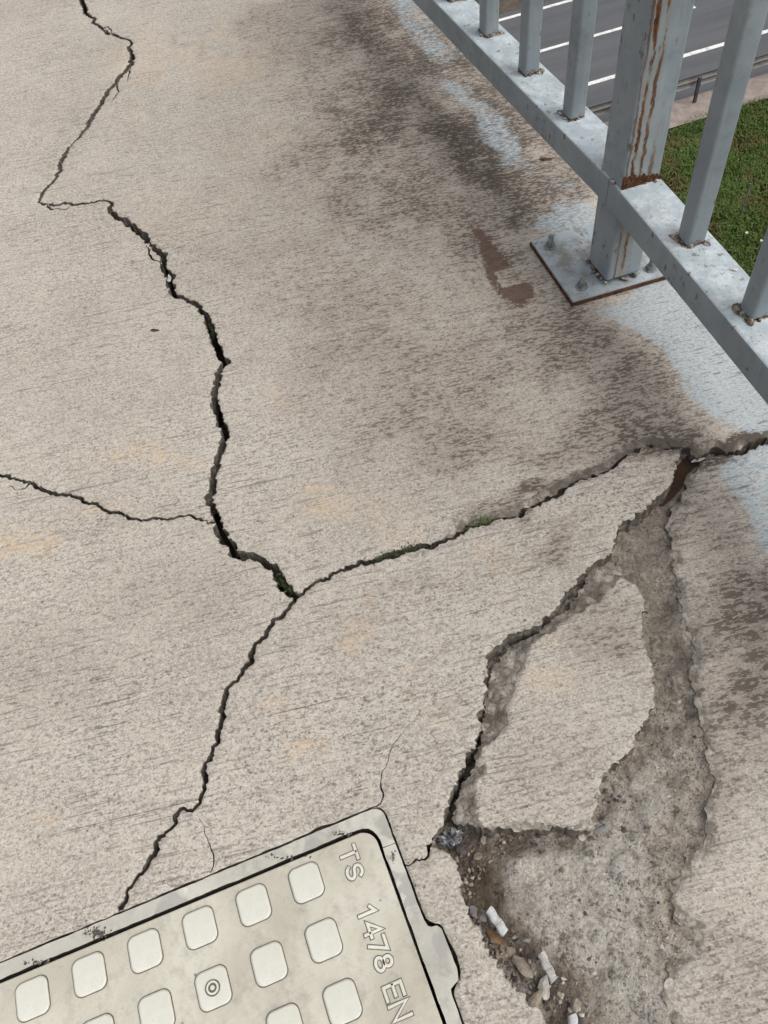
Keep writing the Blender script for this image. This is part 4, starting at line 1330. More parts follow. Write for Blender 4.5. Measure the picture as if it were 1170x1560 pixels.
e = 0.0022
joint = -0.0045
ri = 0.031
strip('frame_rail', [(FA0 + e, FB0 + e), (FA1 - r_c, FB0 + e)] + arc(FA1 - r_c, FB0 + r_c, r_c - e, -math.pi / 2, 0)[1:] + [(FA1 - e, joint)],
      [(FA0 + e, CB0 - 0.0062)] + arc(CA1 - ri + .0052, CB0 + ri - .0062, ri, -math.pi / 2, 0) + [(CA1 + .0052, joint)])
strip('frame_rail', [(FA1 - e, joint + .0012), (FA1 - e, 0.127)] + [(a - e, b) for a, b in tab[1:-1]] + [(FA1 - e, 0.243), (FA1 - e, FB1 - e)],
      [(CA1 + .0052, joint + .0012), (CA1 + .0052, FB1 - e)])
strip('frame_rail', [(FA0 + e, FB0 + .032), (FA0 + e, FB1 - e)], [(CA0 - .0045, FB0 + .032), (CA0 - .0045, FB1 - e)])
strip('frame_rail', [(CA0 - .004, FB1 - e), (CA1 + .004, FB1 - e)], [(CA0 - .004, CB1 + .005), (CA1 + .004, CB1 + .005)])


# ------------------------------------------------------------------ railing
railing = empty('railing', (PIV[0] + NM[0] * 0.0288, PIV[1] + NM[1] * 0.0288, 0))
tag(railing, 'blue-grey steel railing with round balusters and one rusty square post', 'railing')
ZT, ZB, RW = 0.30017 * S, 0.22897 * S, 0.110667 * S
RC = np.array(railing.location[:2])


def part_at(o, x, y, z, rz):
    o.location = (x - RC[0], y - RC[1], z)
    o.rotation_euler = (0, 0, rz)
    return o


def rail_part(name, start, direction, nrm, length, z0, z1, off0, off1, mat, bev=0.0025):
    """bar along direction, between offsets off0..off1 along nrm"""
    bmr = bmesh.new()
    bm_box(bmr, Matrix.Translation((length / 2, (off0 + off1) / 2, (z1 - z0) / 2)), length, off1 - off0, z1 - z0, bev, 2)
    o = bm_obj(name, bmr, mat, railing)
    ang = math.atan2(direction[1], direction[0])
    # local y must be +nrm
    if np.cross(direction, nrm) < 0:
        for v in o.data.vertices:
            v.co.y = -v.co.y
        o.data.flip_normals()
    return part_at(o, start[0], start[1], z0, ang)


LFAR, LNEAR = 1.75, 1.75
rail_part('bottom_rail', PIV, -T1, N1, LFAR, ZB, ZT, 0, RW, MAT['paint_rail'])
rail_part('bottom_rail', PIV, T2, N2, LNEAR, ZB, ZT, 0, RW, MAT['paint_rail'])
rail_part('handrail', PIV, -T1, N1, LFAR, 1.0, 1.045, -0.006, RW + 0.006, MAT['paint_rail'])
rail_part('handrail', PIV, T2, N2, LNEAR, 1.0, 1.045, -0.006, RW + 0.006, MAT['paint_rail'])

PW = 0.052
POSTMAT = post_mat('rust_run_enamel', [(0.0145, 0.0062, 0.10, 0.9, 1.0), (0.004, 0.0050, 0.13, 0.50, 0.9), (0.022, 0.003, 0.15, 0.6, 0.7), (-0.010, 0.0055, 0.14, 0.22, 0.7), (0.004, 0.0065, 0.0, 0.125, 0.95), (0.014, 0.004, 0.0, 0.10, 0.7)])
bm = bmesh.new()
bm_box(bm, Matrix.Translation((0, 0, 0.505)), PW, PW, 0.99, 0.004, 3)
post_c = PIV + NM * (RW / 2)
post = bm_obj('post', bm, POSTMAT, railing)
ANG_T = math.atan2(TM[1], TM[0]) - math.pi / 2                    # local +y runs along the rail towards the camera
part_at(post, post_c[0], post_c[1], 0.004, ANG_T)


def weld(name, radius_pts, z, r=0.0022, seed=0, parent=None, at=None, mat='weld'):
    rs = random.Random(seed)
    bmw = bmesh.new()
    for (x, y) in radius_pts:
        if rs.random() < 0.45:
            continue
        k = r * rs.choice((0.4, 0.5, 0.7, 0.9, 1.3, 1.7))
        m = Matrix.Translation((x + rs.uniform(-.0012, .0012), y + rs.uniform(-.0012, .0012), z + rs.uniform(-.0008, .0006))) @ Matrix.Rotation(rs.uniform(0, 3), 4, 'Z') @ Matrix.Diagonal((k * rs.uniform(1.0, 1.9), k * 1.1, k * 0.75, 1))
        bmesh.ops.create_icosphere(bmw, subdivisions=1, radius=1.0, matrix=m)
    o = bm_obj(name, bmw, MAT[mat], parent, True)
    if at:
        o.location = at
    return o


def square_ring(h, step):
    pts = []
    for k in np.arange(-h, h, step):
        pts += [(k, h), (k, -h), (h, k), (-h, k)]
    return pts


weld('post_weld', square_ring(PW / 2 + 0.0008, 0.0032), 0.0085, 0.0026, 3, post)
weld('post_weld', square_ring(PW / 2 + 0.0008, 0.0034), ZT - 0.004, 0.0024, 4, post)
# rust scab at the foot of the post on the rail
bm = bmesh.new()
rs = random.Random(9)
for k in np.linspace(-PW / 2 + .0005, PW / 2, 44):
    hh = 0.005 + 0.012 * (0.5 - k / PW) + 0.0032 * math.sin(k * 300 + 1) * math.sin(k * 710) + rs.uniform(-.0004, .0004)
    bm_box(bm, Matrix.Translation((-k * 1.0, PW / 2 + 0.0009, ZT - 0.004 + hh / 2)), 0.0019, 0.0016 + rs.uniform(0, .0012), hh, 0.0003)
scab = bm_obj('rust_scab', bm, MAT['rust'], post)

# base plate with its bolts
bp_c = post_c + TM * (-0.0605 * S)
PL, PWd = 0.272 * S, 0.30 * S
bm = bmesh.new()
bm_box(bm, Matrix.Translation((0, 0, 0.0)), PWd, PL, 0.0066, 0.0008, 1)
plate = bm_obj('base_plate', bm, MAT['paint_plate'], railing)
part_at(plate, bp_c[0], bp_c[1], 0.0055, ANG_T - 0.03)
bm = bmesh.new()
for (x, y, sx, sy) in ((0, PL / 2, PWd, .0016), (0, -PL / 2, PWd, .0016), (PWd / 2, 0, .0016, PL), (-PWd / 2, 0, .0016, PL)):
    bm_box(bm, Matrix.Translation((x, y, -0.0016)), sx + .001, sy + .001, 0.0052, 0.0004)
bm_obj('rust_edge', bm, MAT['rust'], plate)


def make_bolt(px, h):
    bmb = bmesh.new()
    bmesh.ops.create_cone(bmb, cap_ends=True, segments=18, radius1=0.0088, radius2=0.0086, depth=0.0016, matrix=Matrix.Translation((0, 0, 0.0008)))
    bmesh.ops.create_cone(bmb, cap_ends=True, segments=6, radius1=0.0072, radius2=0.0070, depth=0.0055, matrix=Matrix.Translation((0, 0, 0.0043)))
    k = 0
    z = 0.007
    while z < h:
        bmesh.ops.create_cone(bmb, cap_ends=True, segments=12, radius1=0.0040, radius2=0.0034, depth=0.0012, matrix=Matrix.Translation((0, 0, z)))
        z += 0.0012
    o = bm_obj('bolt', bmb, MAT['bolt'], plate)
    w = G([px], 0.009)[0]
    inv = Matrix.Rotation(-(ANG_T - 0.03), 4, 'Z')
    v = inv @ Vector((w[0] - bp_c[0], w[1] - bp_c[1], 0))
    o.location = (v.x, v.y, 0.0031)
    o.rotation_euler = (random.uniform(-.05, .05), random.uniform(-.05, .05), random.uniform(0, 1))
    return o


make_bolt((838, 376), 0.020)
make_bolt((886, 437), 0.017)
make_bolt((991, 410), 0.021)
make_bolt((950, 350), 0.018)

# balusters: round tubes, flush on the rail, with rusty weld beads
R_B = 0.0119
bm = bmesh.new()
bm_box(bm, Matrix.Translation((0, 0, (1.0 - ZT) / 2)), 2 * R_B, 2 * R_B, 1.0 - ZT, 0.0042, 4)
bal0 = bm_obj('baluster', bm, MAT['paint'], railing, False)
for p_ in bal0.data.polygons:
    p_.use_smooth = True
first = True
ci_ = square_ring(R_B * 1.02, 0.0026)
welds = [weld('weld', ci_, 0.0008, 0.0024, 20 + k, bal0 if k == 0 else None) for k in range(3)]
for w_ in welds[1:]:
    COL.objects.unlink(w_)
def scab_mesh(seed):
    rs_ = random.Random(seed)
    n_ = 26
    vs_ = [(0, 0, 0.0009)]
    a0 = rs_.uniform(0, 6.28)
    for i_ in range(n_):
        a_ = 2 * math.pi * i_ / n_
        k_ = min(R_B / max(abs(math.cos(a_)), abs(math.sin(a_))), R_B * 1.25) * (1.02 + 0.62 * max(0, math.cos(a_ - a0)) ** 2 * rs_.uniform(.4, 1.3) + rs_.uniform(0, .10))
        vs_.append((k_ * math.cos(a_), k_ * math.sin(a_), 0.00035))
    return vs_, [(0, 1 + i_, 1 + (i_ + 1) % n_) for i_ in range(n_)]


rust_feet = []
for k in range(4):
    vs_, fs_ = scab_mesh(60 + k)
    rf = mesh_obj('rust_stain', vs_, fs_, MAT['rust_thin'], bal0 if k == 0 else None)
    rust_feet.append(rf)
    if k:
        COL.objects.unlink(rf)
kk = 0
for direction, nrm, d0 in ((-T1, N1, 0.283), (T2, N2, 0.275)):
    for k in range(6):
        c = PIV + direction * (d0 + 0.2527 * k) * S + nrm * 0.060 * S
        if first:
            b = bal0
            first = False
        else:
            b = bal0.copy()
            COL.objects.link(b)
            wd = welds[kk % 3].copy()
            COL.objects.link(wd)
            wd.parent = b
            rf = rust_feet[kk % 4].copy()
            COL.objects.link(rf)
            rf.parent = b
        part_at(b, c[0], c[1], ZT, math.atan2(direction[1], direction[0]) + (math.pi / 2) * (1 if kk % 2 else -1))
        kk += 1
# the posts that close the two bays (beyond the frame)
for direction, nrm, L in ((-T1, N1, LFAR), (T2, N2, LNEAR)):
    c = PIV + direction * (L + PW / 2) + nrm * (RW / 2)
    q = post.copy()
    COL.objects.link(q)
    part_at(q, c[0], c[1], 0.004, math.atan2(direction[1], direction[0]) - math.pi / 2)
    q2 = plate.copy()
    COL.objects.link(q2)
    part_at(q2, c[0], c[1], 0.0055, math.atan2(direction[1], direction[0]) - math.pi / 2)


# ------------------------------------------------------------------ loose stones, litter and plants
def stone_bm(sx, sy, sz, seed, sub=2):
    b = bmesh.new()
    bmesh.ops.create_icosphere(b, subdivisions=sub, radius=1.0)
    rs = np.random.default_rng(seed)
    planes = [(v / np.linalg.norm(v), rs.uniform(0.40, 0.85)) for v in rs.normal(size=(10, 3))]
    for v in b.verts:
        p = np.array(v.co)
        for nrm, d in planes:
            k = p @ nrm - d
            if k > 0:
                p = p - nrm * k * 0.9
        p = p * (1 + 0.09 * rs.normal())
        v.co = (p[0] * sx, p[1] * sy, p[2] * sz)
    return b


def stone(px, w, h, ang, mat, label, zoff=0.0, group='loose stones in the broken hole', flat=0.6):
    z = -0.02
    for _ in range(4):
        q = G([px], z)[0]
        z = bed_z(q)
    q2 = G([(px[0] + 1, px[1])], z)[0]
    mpp = np.linalg.norm(q2 - q)
    sx, sy = w * mpp / 2, h * mpp / 2
    sz = min(sx, sy) * flat
    o = bm_obj('stone', stone_bm(sx, sy, sz, int(px[0] * 7 + px[1])), MAT[mat])
    o.location = (q[0], q[1], z + sz * 0.45 + zoff)
    o.rotation_euler = (random.uniform(-.15, .15), random.uniform(-.15, .15), -math.radians(ang))
    tag(o, label, 'stone', group)
    return o


stone((783, 1271), 30, 16, -5, 'stone_red', 'reddish brown stone wedged under the front edge of the loose slab')
stone((813, 1267), 26, 12, 0, 'stone_grey', 'flat grey stone under the front edge of the loose slab, beside a reddish one')
stone((886, 1275), 17, 15, 20, 'stone_pale', 'pale triangular stone in a dark socket below the loose slab')
stone((916, 1266), 30, 14, -30, 'stone_grey', 'slanted blue-grey stone at the bottom right corner of the loose slab')
stone((736, 1281), 14, 17, 10, 'stone_tan', 'small upright tan stone in the wet brown channel')
stone((704, 1292), 30, 22, 20, 'stone_dark', 'dark wet lump of soil beside the crumpled wrapper')
stone((728, 1306), 22, 14, -20, 'stone_tan', 'tan stone at the top corner of the small slab strip')
stone((736, 1417), 11, 12, 0, 'stone_grey', 'small round grey pebble below the flattened cigarette butt')
stone((774, 1449), 26, 20, 20, 'stone_tan', 'broad tan stone below the brown dead leaf')
stone((788, 1459), 16, 14, 0, 'stone_tan', 'rounded tan stone right next to the broad tan stone')
stone((780, 1434), 20, 9, 15, 'stone_tan', 'thin tan stone touching the lower end of the whole white butt')
stone((803, 1432), 16, 10, -10, 'stone_grey', 'dark grey stone between the two white cigarette butts')
stone((797, 1474), 40, 26, 35, 'stone_tan', 'large brown concrete fragment leaning on the slab strip', 0.004)
stone((829, 1511), 26, 46, 20, 'stone_pale', 'long pale concrete fragment left of the crumpled cigarette butt', 0.002, flat=0.7)
stone((813, 1531), 22, 70, 38, 'stone_tan', 'narrow brown sliver of concrete along the slab strip', 0.006, flat=0.8)
stone((856, 1518), 13, 11, 30, 'stone_pale', 'small white angular stone below the crumpled butt')
stone((860, 1500), 11, 9, 0, 'stone_red', 'tiny reddish round pebble under the flared end of a butt')
stone((860, 1491), 12, 7, 10, 'stone_pale', 'tiny pinkish flat pebble touching the flared end of a butt')
stone((875, 1531), 21, 22, 0, 'stone_tan', 'round brown pebble above the lowest cigarette butt')
stone((812, 1474), 15, 16, 0, 'stone_tan', 'olive brown stone left of the middle of the crumpled butt')

# crumbs and exposed aggregate: nobody could count these
def scatter_mesh(name, items, mats, parent=None):
    protos = []
    for k in range(5):
        b = stone_bm(1, 1, 0.7, 900 + k, 1)
        b.verts.ensure_lookup_table()
        protos.append((np.array([v.co[:] for v in b.verts]), np.array([[v.index for v in f.verts] for f in b.faces])))
        b.free()
    VV, FF, MI = [], [], []
    base = 0
    for (x, y, z, r, mi) in items:
        v, f = protos[random.randrange(5)]
        a = random.uniform(0, 6.28)
        c_, s_ = math.cos(a), math.sin(a)
        st_ = random.uniform(0.7, 1.25)
        w = np.c_[(v[:, 0] * c_ - v[:, 1] * s_) * r * st_ + x, (v[:, 0] * s_ + v[:, 1] * c_) * r + y, v[:, 2] * r + z]
        VV.append(w)
        FF.append(f + base)
        MI += [mi] * len(f)
        base += len(v)
    o = mesh_obj(name, np.vstack(VV), np.vstack(FF), mats, parent, False, MI)
    tag(o, kind='stuff')
    return o


SM = [MAT['stone_tan'], MAT['stone_grey'], MAT['stone_red'], MAT['stone_dark'], MAT['stone_pale']]
items = []
band = [(1040, 730), (1020, 800), (1030, 890), (1045, 1000), (1070, 1120), (1080, 1190), (1066, 1280), (1030, 1320), (1050, 1430), (1012, 1470), (1010, 1600), (890, 1600), (800, 1400), (700, 1300), (760, 1270), (905, 1268),
        (915, 1200), (1000, 1070), (985, 930), (945, 860), (950, 815)]
rr = np.random.default_rng(77)
while len(items) < 240:
    p = rr.uniform((690, 720), (1090, 1600))
    if not in_poly(np.array([p]), band)[0]:
        continue
    q = G([p], -0.015)[0]
    r = 0.0010 + 0.0026 * rr.random() ** 2.8
    items.append((q[0], q[1], bed_z(q) + r * rr.uniform(-0.65, 0.05), r, int(rr.choice([0, 0, 0, 1, 2, 3, 4, 4]))))
scatter_mesh('exposed_aggregate', items, SM, walkway)
items = []
chan = [((700, 1300), 26), ((718, 1330), 16), ((712, 1360), 10), ((728, 1400), 14), ((745, 1425), 18), ((765, 1445), 20), ((790, 1465), 22), ((815, 1490), 24), ((840, 1525), 26), ((860, 1550), 26), ((760, 1275), 22), ((820, 1272), 22),
        ((690, 1240), 10), ((935, 1215), 14), ((920, 1250), 10), ((150, 1420), 5), ((240, 1520), 0)]
for (c, s_), n_ in zip(chan, (40, 40, 20, 40, 50, 60, 60, 60, 60, 60, 40, 40, 14, 20, 14, 0, 0)):
    for _ in range(n_):
        p = np.array(c) + rr.normal(size=2) * s_ * 0.6
        q = G([p], -0.03)[0]
        r = 0.0008 + 0.0026 * rr.random() ** 2.2
        items.append((q[0], q[1], bed_z(q) + r * 0.4, r, int(rr.choice([0, 0, 0, 2, 3, 3, 3, 4]))))
scatter_mesh('rubble', items, SM, walkway)
# grit caught in the joint of the manhole frame
items = []
for (c, sx_, sy_, n_) in (((150, 1421), 15, 8, 130), ((60, 1466), 24, 4, 40), ((520, 1271), 18, 4, 40), ((440, 1305), 30, 2.5, 20), ((599, 1305), 3, 12, 16)):
    for _ in range(n_):
        p = np.array(c) + rr.normal(size=2) * np.array([sx_, sy_]) * 0.55
        q = G([p], 0.0)[0]
        r = 0.0005 + 0.0015 * rr.random() ** 2
        items.append((q[0], q[1], 0.0003 - r * 0.1, r, 3 if rr.random() < 0.8 else 0))
gr = scatter_mesh('joint_grit', items, SM, walkway)


def tube(bm, pts, r, k=12, squash=1.0, cap=True):
    P = [Vector(p) for p in pts]
    rings = []
    up = Vector((0, 0, 1))
    for i, p in enumerate(P):
        t = (P[min(i + 1, len(P) - 1)] - P[max(i - 1, 0)]).normalized()
        a = t.cross(up)
        a = a.normalized() if a.length > 1e-4 else Vector((1, 0, 0))
        b = a.cross(t).normalized()
        ri_ = r[i] if isinstance(r, (list, tuple)) else r
        rings.append([bm.verts.new(p + a * math.cos(2 * math.pi * q / k) * ri_ + b * math.sin(2 * math.pi * q / k) * ri_ * squash) for q in range(k)])
    for a, b in zip(rings[:-1], rings[1:]):
        for q in range(k):
            bm.faces.new((a[q], b[q], b[(q + 1) % k], a[(q + 1) % k]))
    if cap:
        bm.faces.new(rings[0])
        bm.faces.new(rings[-1][::-1])
    bmesh.ops.recalc_face_normals(bm, faces=bm.faces)


def butt(pa, pb, wpx, z, label, mat='paper', flare=False, squash=0.9, tilt=0.0):
    a = G([pa], z)[0]
    b = G([pb], z)[0]
    mpp = np.linalg.norm(G([(pa[0] + 1, pa[1])], z)[0] - a)
    r = wpx * mpp / 2
    c = (a + b) / 2
    L = np.linalg.norm(b - a)
    root = empty('cigarette_butt', (c[0], c[1], z), math.atan2(b[1] - a[1], b[0] - a[0]))
    root.rotation_euler.y = tilt
    tag(root, label, 'cigarette butt', 'cigarette butts in the broken hole')
    bmb = bmesh.new()
    n = 14
    rs = random.Random(int(pa[0]))
    pts = [(-L / 2 + L * i / n, 0.0005 * math.sin(i * 0.9), 0.0004 * math.sin(i * 0.6)) for i in range(n + 1)]
    rad = [r * (1 + rs.uniform(-.05, .05)) for _ in range(n + 1)]
    if flare:
        rad[-3] = r * 0.82
        rad[-2] = r * 1.05
        rad[-1] = r * 1.35
    tube(bmb, pts, rad, 16, squash, cap=False)
    bm_obj('paper_wrap', bmb, MAT[mat], root, True)
    bmb = bmesh.new()
    tube(bmb, [(-L / 2 + 0.0006, 0, 0), (0, 0, 0), (L / 2 - 0.0012, 0, 0)], r * 0.93, 16, squash)
    bm_obj('filter', bmb, MAT['tobacco' if mat == 'paper_dark' else 'paper_dirty'], root, False)
    bmb = bmesh.new()
    tube(bmb, [(L * 0.08, 0, 0.0001), (L * 0.10, 0, 0.0001)], r * 1.03, 16, squash, cap=False)
    bm_obj('tipping_band', bmb, MAT['paper_dark'], root, True)
    return root


butt((744, 1386), (770, 1421), 14.5, -0.012, 'whole white cigarette butt with a thin grey band', 'paper', tilt=0.15)
butt((717, 1387), (741, 1397), 15, -0.020, 'flattened dark grey cigarette butt against the slab strip edge', 'paper_dark', squash=0.45)
butt((824, 1453), (845, 1494), 13, -0.014, 'dirty white cigarette butt with a crumpled flared end', 'paper_dirty', flare=True, squash=0.7)
butt((871, 1547), (878, 1590), 15, -0.014, 'lowest cigarette butt, white, cut by the bottom of the photo', 'paper')


def flat_leaf(name, px, wpx, hpx, ang, mat, z, label, cat, curl=0.25, n=8):
    q = G([px], z)[0]
    mpp = np.linalg.norm(G([(px[0] + 1, px[1])], z)[0] - q)
    w, h = wpx * mpp, hpx * mpp
    vs, fs = [], []
    for i in range(n + 1):
        u = i / n
        half = h / 2 * math.sin(math.pi * (0.06 + 0.9 * u)) ** 0.7
        x = (u - 0.5) * w
        for s in (-1, 0, 1):
            vs.append((x, s * half * (1 + 0.15 * math.sin(7 * u + s)), curl * h * abs(s) ** 1 * (0.5 + 0.5 * math.sin(5 * u)) + 0.1 * h * math.sin(6 * u)))
    for i in range(n):
        for s in range(2):
            a = i * 3 + s
            fs.append((a, a + 3, a + 4, a + 1))
    top = len(vs)
    vs += [(x, y, zz - 0.0004) for x, y, zz in vs]
    fs += [(f[3] + top, f[2] + top, f[1] + top, f[0] + top) for f in fs[:]]
    o = mesh_obj(name, vs, fs, MAT[mat], None, True)
    o.location = (q[0], q[1], z)
    o.rotation_euler = (0.1, 0, -math.radians(ang))
    tag(o, label, cat)
    return o


flat_leaf('dead_leaf', (757, 1429), 36, 13, 32, 'leaf_brown', -0.022, 'curled orange-brown dead leaf below the whole white butt', 'leaf')
flat_leaf('dead_leaf', (832, 242), 20, 6, 0, 'leaf_dark', 0.0012, 'small dark red leaf scrap on the concrete beside the rail', 'leaf', 0.1)
flat_leaf('dead_leaf', (236, 503), 13, 5, 0, 'leaf_dark', 0.0010, 'tiny brown husk on the concrete left of the long crack', 'leaf', 0.1)
flat_leaf('paper_scrap', (1064, 701), 24, 6, -22, 'paper_dirty', -0.009, 'white paper scrap stuck in the crack right of the raised tip', 'paper scrap', 0.3)
flat_leaf('paper_scrap', (258, 425), 5, 13, 0, 'paper_dirty', -0.006, 'thin white scrap standing in the upper long crack', 'paper scrap', 0.2)
flat_leaf('paint_flake', (1120, 409), 16, 10, -15, 'paper_dirty', ZT + 0.0008, 'loose square paint flake lying on the bottom rail', 'paint flake', 0.05, 4)

# crumpled wrapper
MAT['wrapper'] = plain('glossy_wrapper', (0.05, 0.05, 0.055), (0.30, 0.31, 0.33), 130, 0.16, 0.3, 0.001, spec=0.8)
q = G([(687, 1277)], -0.020)[0]
b = bmesh.new()
bmesh.ops.create_grid(b, x_segments=12, y_segments=8, size=0.5)
rs = np.random.default_rng(5)
for v in b.verts:
    v.co = (v.co.x * 0.021 * (1 + .15 * rs.normal()), v.co.y * 0.013 * (1 + .2 * rs.normal()), 0.0026 * rs.normal() + 0.003 * math.sin(v.co.x * 9))
bmesh.ops.solidify(b, geom=b.faces[:], thickness=0.0003)
foil = bm_obj('crumpled_wrapper', b, MAT['wrapper'])
foil.location = (q[0], q[1], -0.020)
foil.rotation_euler = (0.25, -0.1, 0.3)
tag(foil, 'dark shiny crumpled wrapper at the left corner of the hole', 'wrapper')


def weed(px_pts, n, size, mat, label, z0=0.0, seed=0):
    rs = random.Random(seed)
    P = G(px_pts, z0)
    c = P.mean(0)
    vs, fs = [], []
    for _ in range(n):
        k = rs.uniform(0, len(P) - 1.001)
        i = int(k)
        p = P[i] * (1 - k + i) + P[i + 1] * (k - i) - c
        x, y = p[0] + rs.gauss(0, .0018), p[1] + rs.gauss(0, .0022)
        z = z0 + rs.uniform(-.008, .003)
        a = rs.uniform(0, 6.28)
        el = rs.uniform(-0.1, 1.0)
        L = size * rs.uniform(.5, 1.2)
        W = L * rs.uniform(.28, .45)
        d = Vector((math.cos(a) * math.cos(el), math.sin(a) * math.cos(el), math.sin(el)))
        sd = Vector((-math.sin(a), math.cos(a), rs.uniform(-.4, .4))) * W
        p0 = Vector((x, y, z))
        b0 = len(vs)
        vs += [p0, p0 + d * L * .5 + sd * .5 + Vector((0, 0, W * .15)), p0 + d * L, p0 + d * L * .5 - sd * .5 + Vector((0, 0, W * .15))]
        fs.append((b0, b0 + 1, b0 + 2, b0 + 3))
    o = mesh_obj('weed_tuft', vs, fs, MAT[mat])
    o.location = (c[0], c[1], 0)
    tag(o, label, 'weed', 'weeds growing in the cracks')
    return o


weed([(708, 803), (722, 797), (738, 793), (748, 790)], 90, 0.0052, 'weed', 'bright green leafy tuft in the crack above the raised tongue', 0.002, 1)
weed([(566, 857), (590, 846), (612, 838), (640, 830)], 190, 0.0040, 'weed_dark', 'long dark green mossy tuft left of the bright one', 0.001, 2)
weed([(316, 490), (323, 505), (325, 515)], 60, 0.004, 'weed_dark', 'tiny moss patch in the upper long crack', -0.004, 3)
weed([(424, 876), (432, 892), (446, 902)], 80, 0.005, 'weed_dark', 'small moss patch where the three cracks meet', -0.005, 4)

# ------------------------------------------------------------------ the motorway below
DROP = 13.0
ZR = H - DROP
RK = DROP / 7.5
RA = math.radians(24.0)
RU = np.array([math.cos(RA), math.sin(RA)])
RN = np.array([-math.sin(RA), math.cos(RA)])


def rp(u, n_, z=0.0):
    q = RU * u + RN * n_
    return (q[0], q[1], ZR + z)


def sheet(name, u0, u1, n0, n1, z, mat, nu=1, parent=None):
    vs, fs = [], []
    for i in range(nu + 1):
        u = u0 + (u1 - u0) * i / nu
        vs += [rp(u, n0, z), rp(u, n1, z)]
    for i in range(nu):
        fs.append((2 * i, 2 * i + 2, 2 * i + 3, 2 * i + 1))
    return mesh_obj(name, vs, fs, mat, parent)


t = NT('asphalt')
c = t.mix(t.ss(t.noise(0.6, 4, 0.6, t.mapped((0.15, 1.6, 1), (0, 0, -RA))), 0.35, 0.68), (0.078, 0.081, 0.090), (0.105, 0.108, 0.117))
c = t.mix(t.ss(t.noise(30, 4, 0.7), 0.5, 0.75, 0, 0.4), c, (0.035, 0.036, 0.04))
MAT['asphalt'] = t.done(c, 0.8, t.bump(t.noise(60, 3), 0.4, 0.01), spec=0.3)
t = NT('road_paint')
c = t.mix(t.ss(t.noise(6, 5, 0.75), 0.44, 0.66, 0, 0.65), (0.72, 0.72, 0.70), (0.32, 0.32, 0.32))
MAT['road_paint'] = t.done(c, 0.6)
MAT['verge'] = plain('dry_verge', (0.060, 0.050, 0.036), (0.115, 0.098, 0.075), 3.0, 0.95, 0.6, 0.05)
MAT['gravel'] = plain('concrete_gutter', (0.20, 0.165, 0.145), (0.29, 0.245, 0.22), 4.0, 0.9, 0.4, 0.02)
MAT['ground'] = plain('grass_ground', (0.030, 0.045, 0.014), (0.065, 0.075, 0.028), 1.4, 0.95, 0.6, 0.05)
MAT['galv'] = plain('weathered_galvanised', (0.125, 0.120, 0.115), (0.20, 0.195, 0.185), 5.0, 0.6, 0.2, 0.005, metal=0.3)
MAT['galv_dark'] = plain('dark_galvanised', (0.035, 0.036, 0.04), (0.07, 0.07, 0.075), 5.0, 0.6, 0.2, 0.005)

g = sheet('ground', -300, 300, -250, 400, -0.03, MAT['ground'])
tag(g, kind='structure')
road = sheet('road', -300, 300, 10.75 * RK, 14.85 * RK, 0.0, MAT['asphalt'], 4)
tag(road, kind='structure')
vg = sheet('verge', -300, 300, 14.85 * RK, 19 * RK, -0.004, MAT['verge'], 4)
tag(vg, kind='structure')
road2 = sheet('road', -300, 300, 19 * RK, 24 * RK, 0.0, MAT['asphalt'], 4)
tag(road2, kind='structure')
gt = sheet('gutter_path', -300, 300, 10.12 * RK, 10.75 * RK, 0.02, MAT['gravel'], 4)
tag(gt, kind='structure')
for n_, w_, z_ in ((11.90 * RK, 0.17, 0.004), (14.66 * RK, 0.15, 0.004)):
    sheet('edge_line', -150, 150, n_ - w_ / 2, n_ + w_ / 2, z_, MAT['road_paint'], 2, road)
# dashed lane line: one dash crosses the view
dash_me = None
for k in range(-8, 9):
    u0 = 2.0 * RK * 1.0 + k * 9.0
    o = sheet('lane_dash', u0 - 0.6, u0 + 5.4, 13.27 * RK - 0.07, 13.27 * RK + 0.07, 0.004, MAT['road_paint'], 1, road)


def guardrail(n_, u_lo, u_hi, post_u, label, side=1, zb=0.0):
    root = empty('guardrail', rp(0, n_, zb))
    root.rotation_euler.z = RA
    tag(root, label, 'guardrail')
    prof = [(0.0, .44), (.05, .47), (.07, .52), (.05, .565), (0.0, .595), (.05, .625), (.07, .67), (.05, .72), (0.0, .75)]
    vs, fs = [], []
    m = len(prof)
    for u in (u_lo, u_hi):
        for (d, z) in prof:
            vs.append((u, side * d, z))
        for (d, z) in prof[::-1]:
            vs.append((u, side * d - side * 0.006, z))
    for i in range(2 * m):
        j = (i + 1) % (2 * m)
        fs.append((i, j, j + 2 * m, i + 2 * m))
    o = mesh_obj('beam', vs, fs, MAT['galv'], root)
    pm = None
    for u in post_u:
        if pm is None:
            b_ = bmesh.new()
            bm_box(b_, Matrix.Translation((0, -side * 0.09, 0.36)), 0.10, 0.055, 0.74, 0.006)
            p_ = bm_obj('guard_post', b_, MAT['galv_dark'], root)
            pm = p_.data
        else:
            p_ = bpy.data.objects.new('guard_post', pm)
            COL.objects.link(p_)
            p_.parent = root
        p_.location = (u, 0, 0)
    return root


pu = (G([(1075, 172)], ZR)[0]) @ RU
guardrail(10.62 * RK, -60, 80, [pu + 2.6 * k for k in range(-8, 12)], 'grey corrugated guardrail on posts along the near road edge', 1)
pu2 = (G([(776, 24)], ZR)[0]) @ RU
guardrail(15.35 * RK, -60, 80, [pu2 + 3.0 * k for k in range(-8, 12)], 'dark guardrail on the far verge beyond the road', -1)

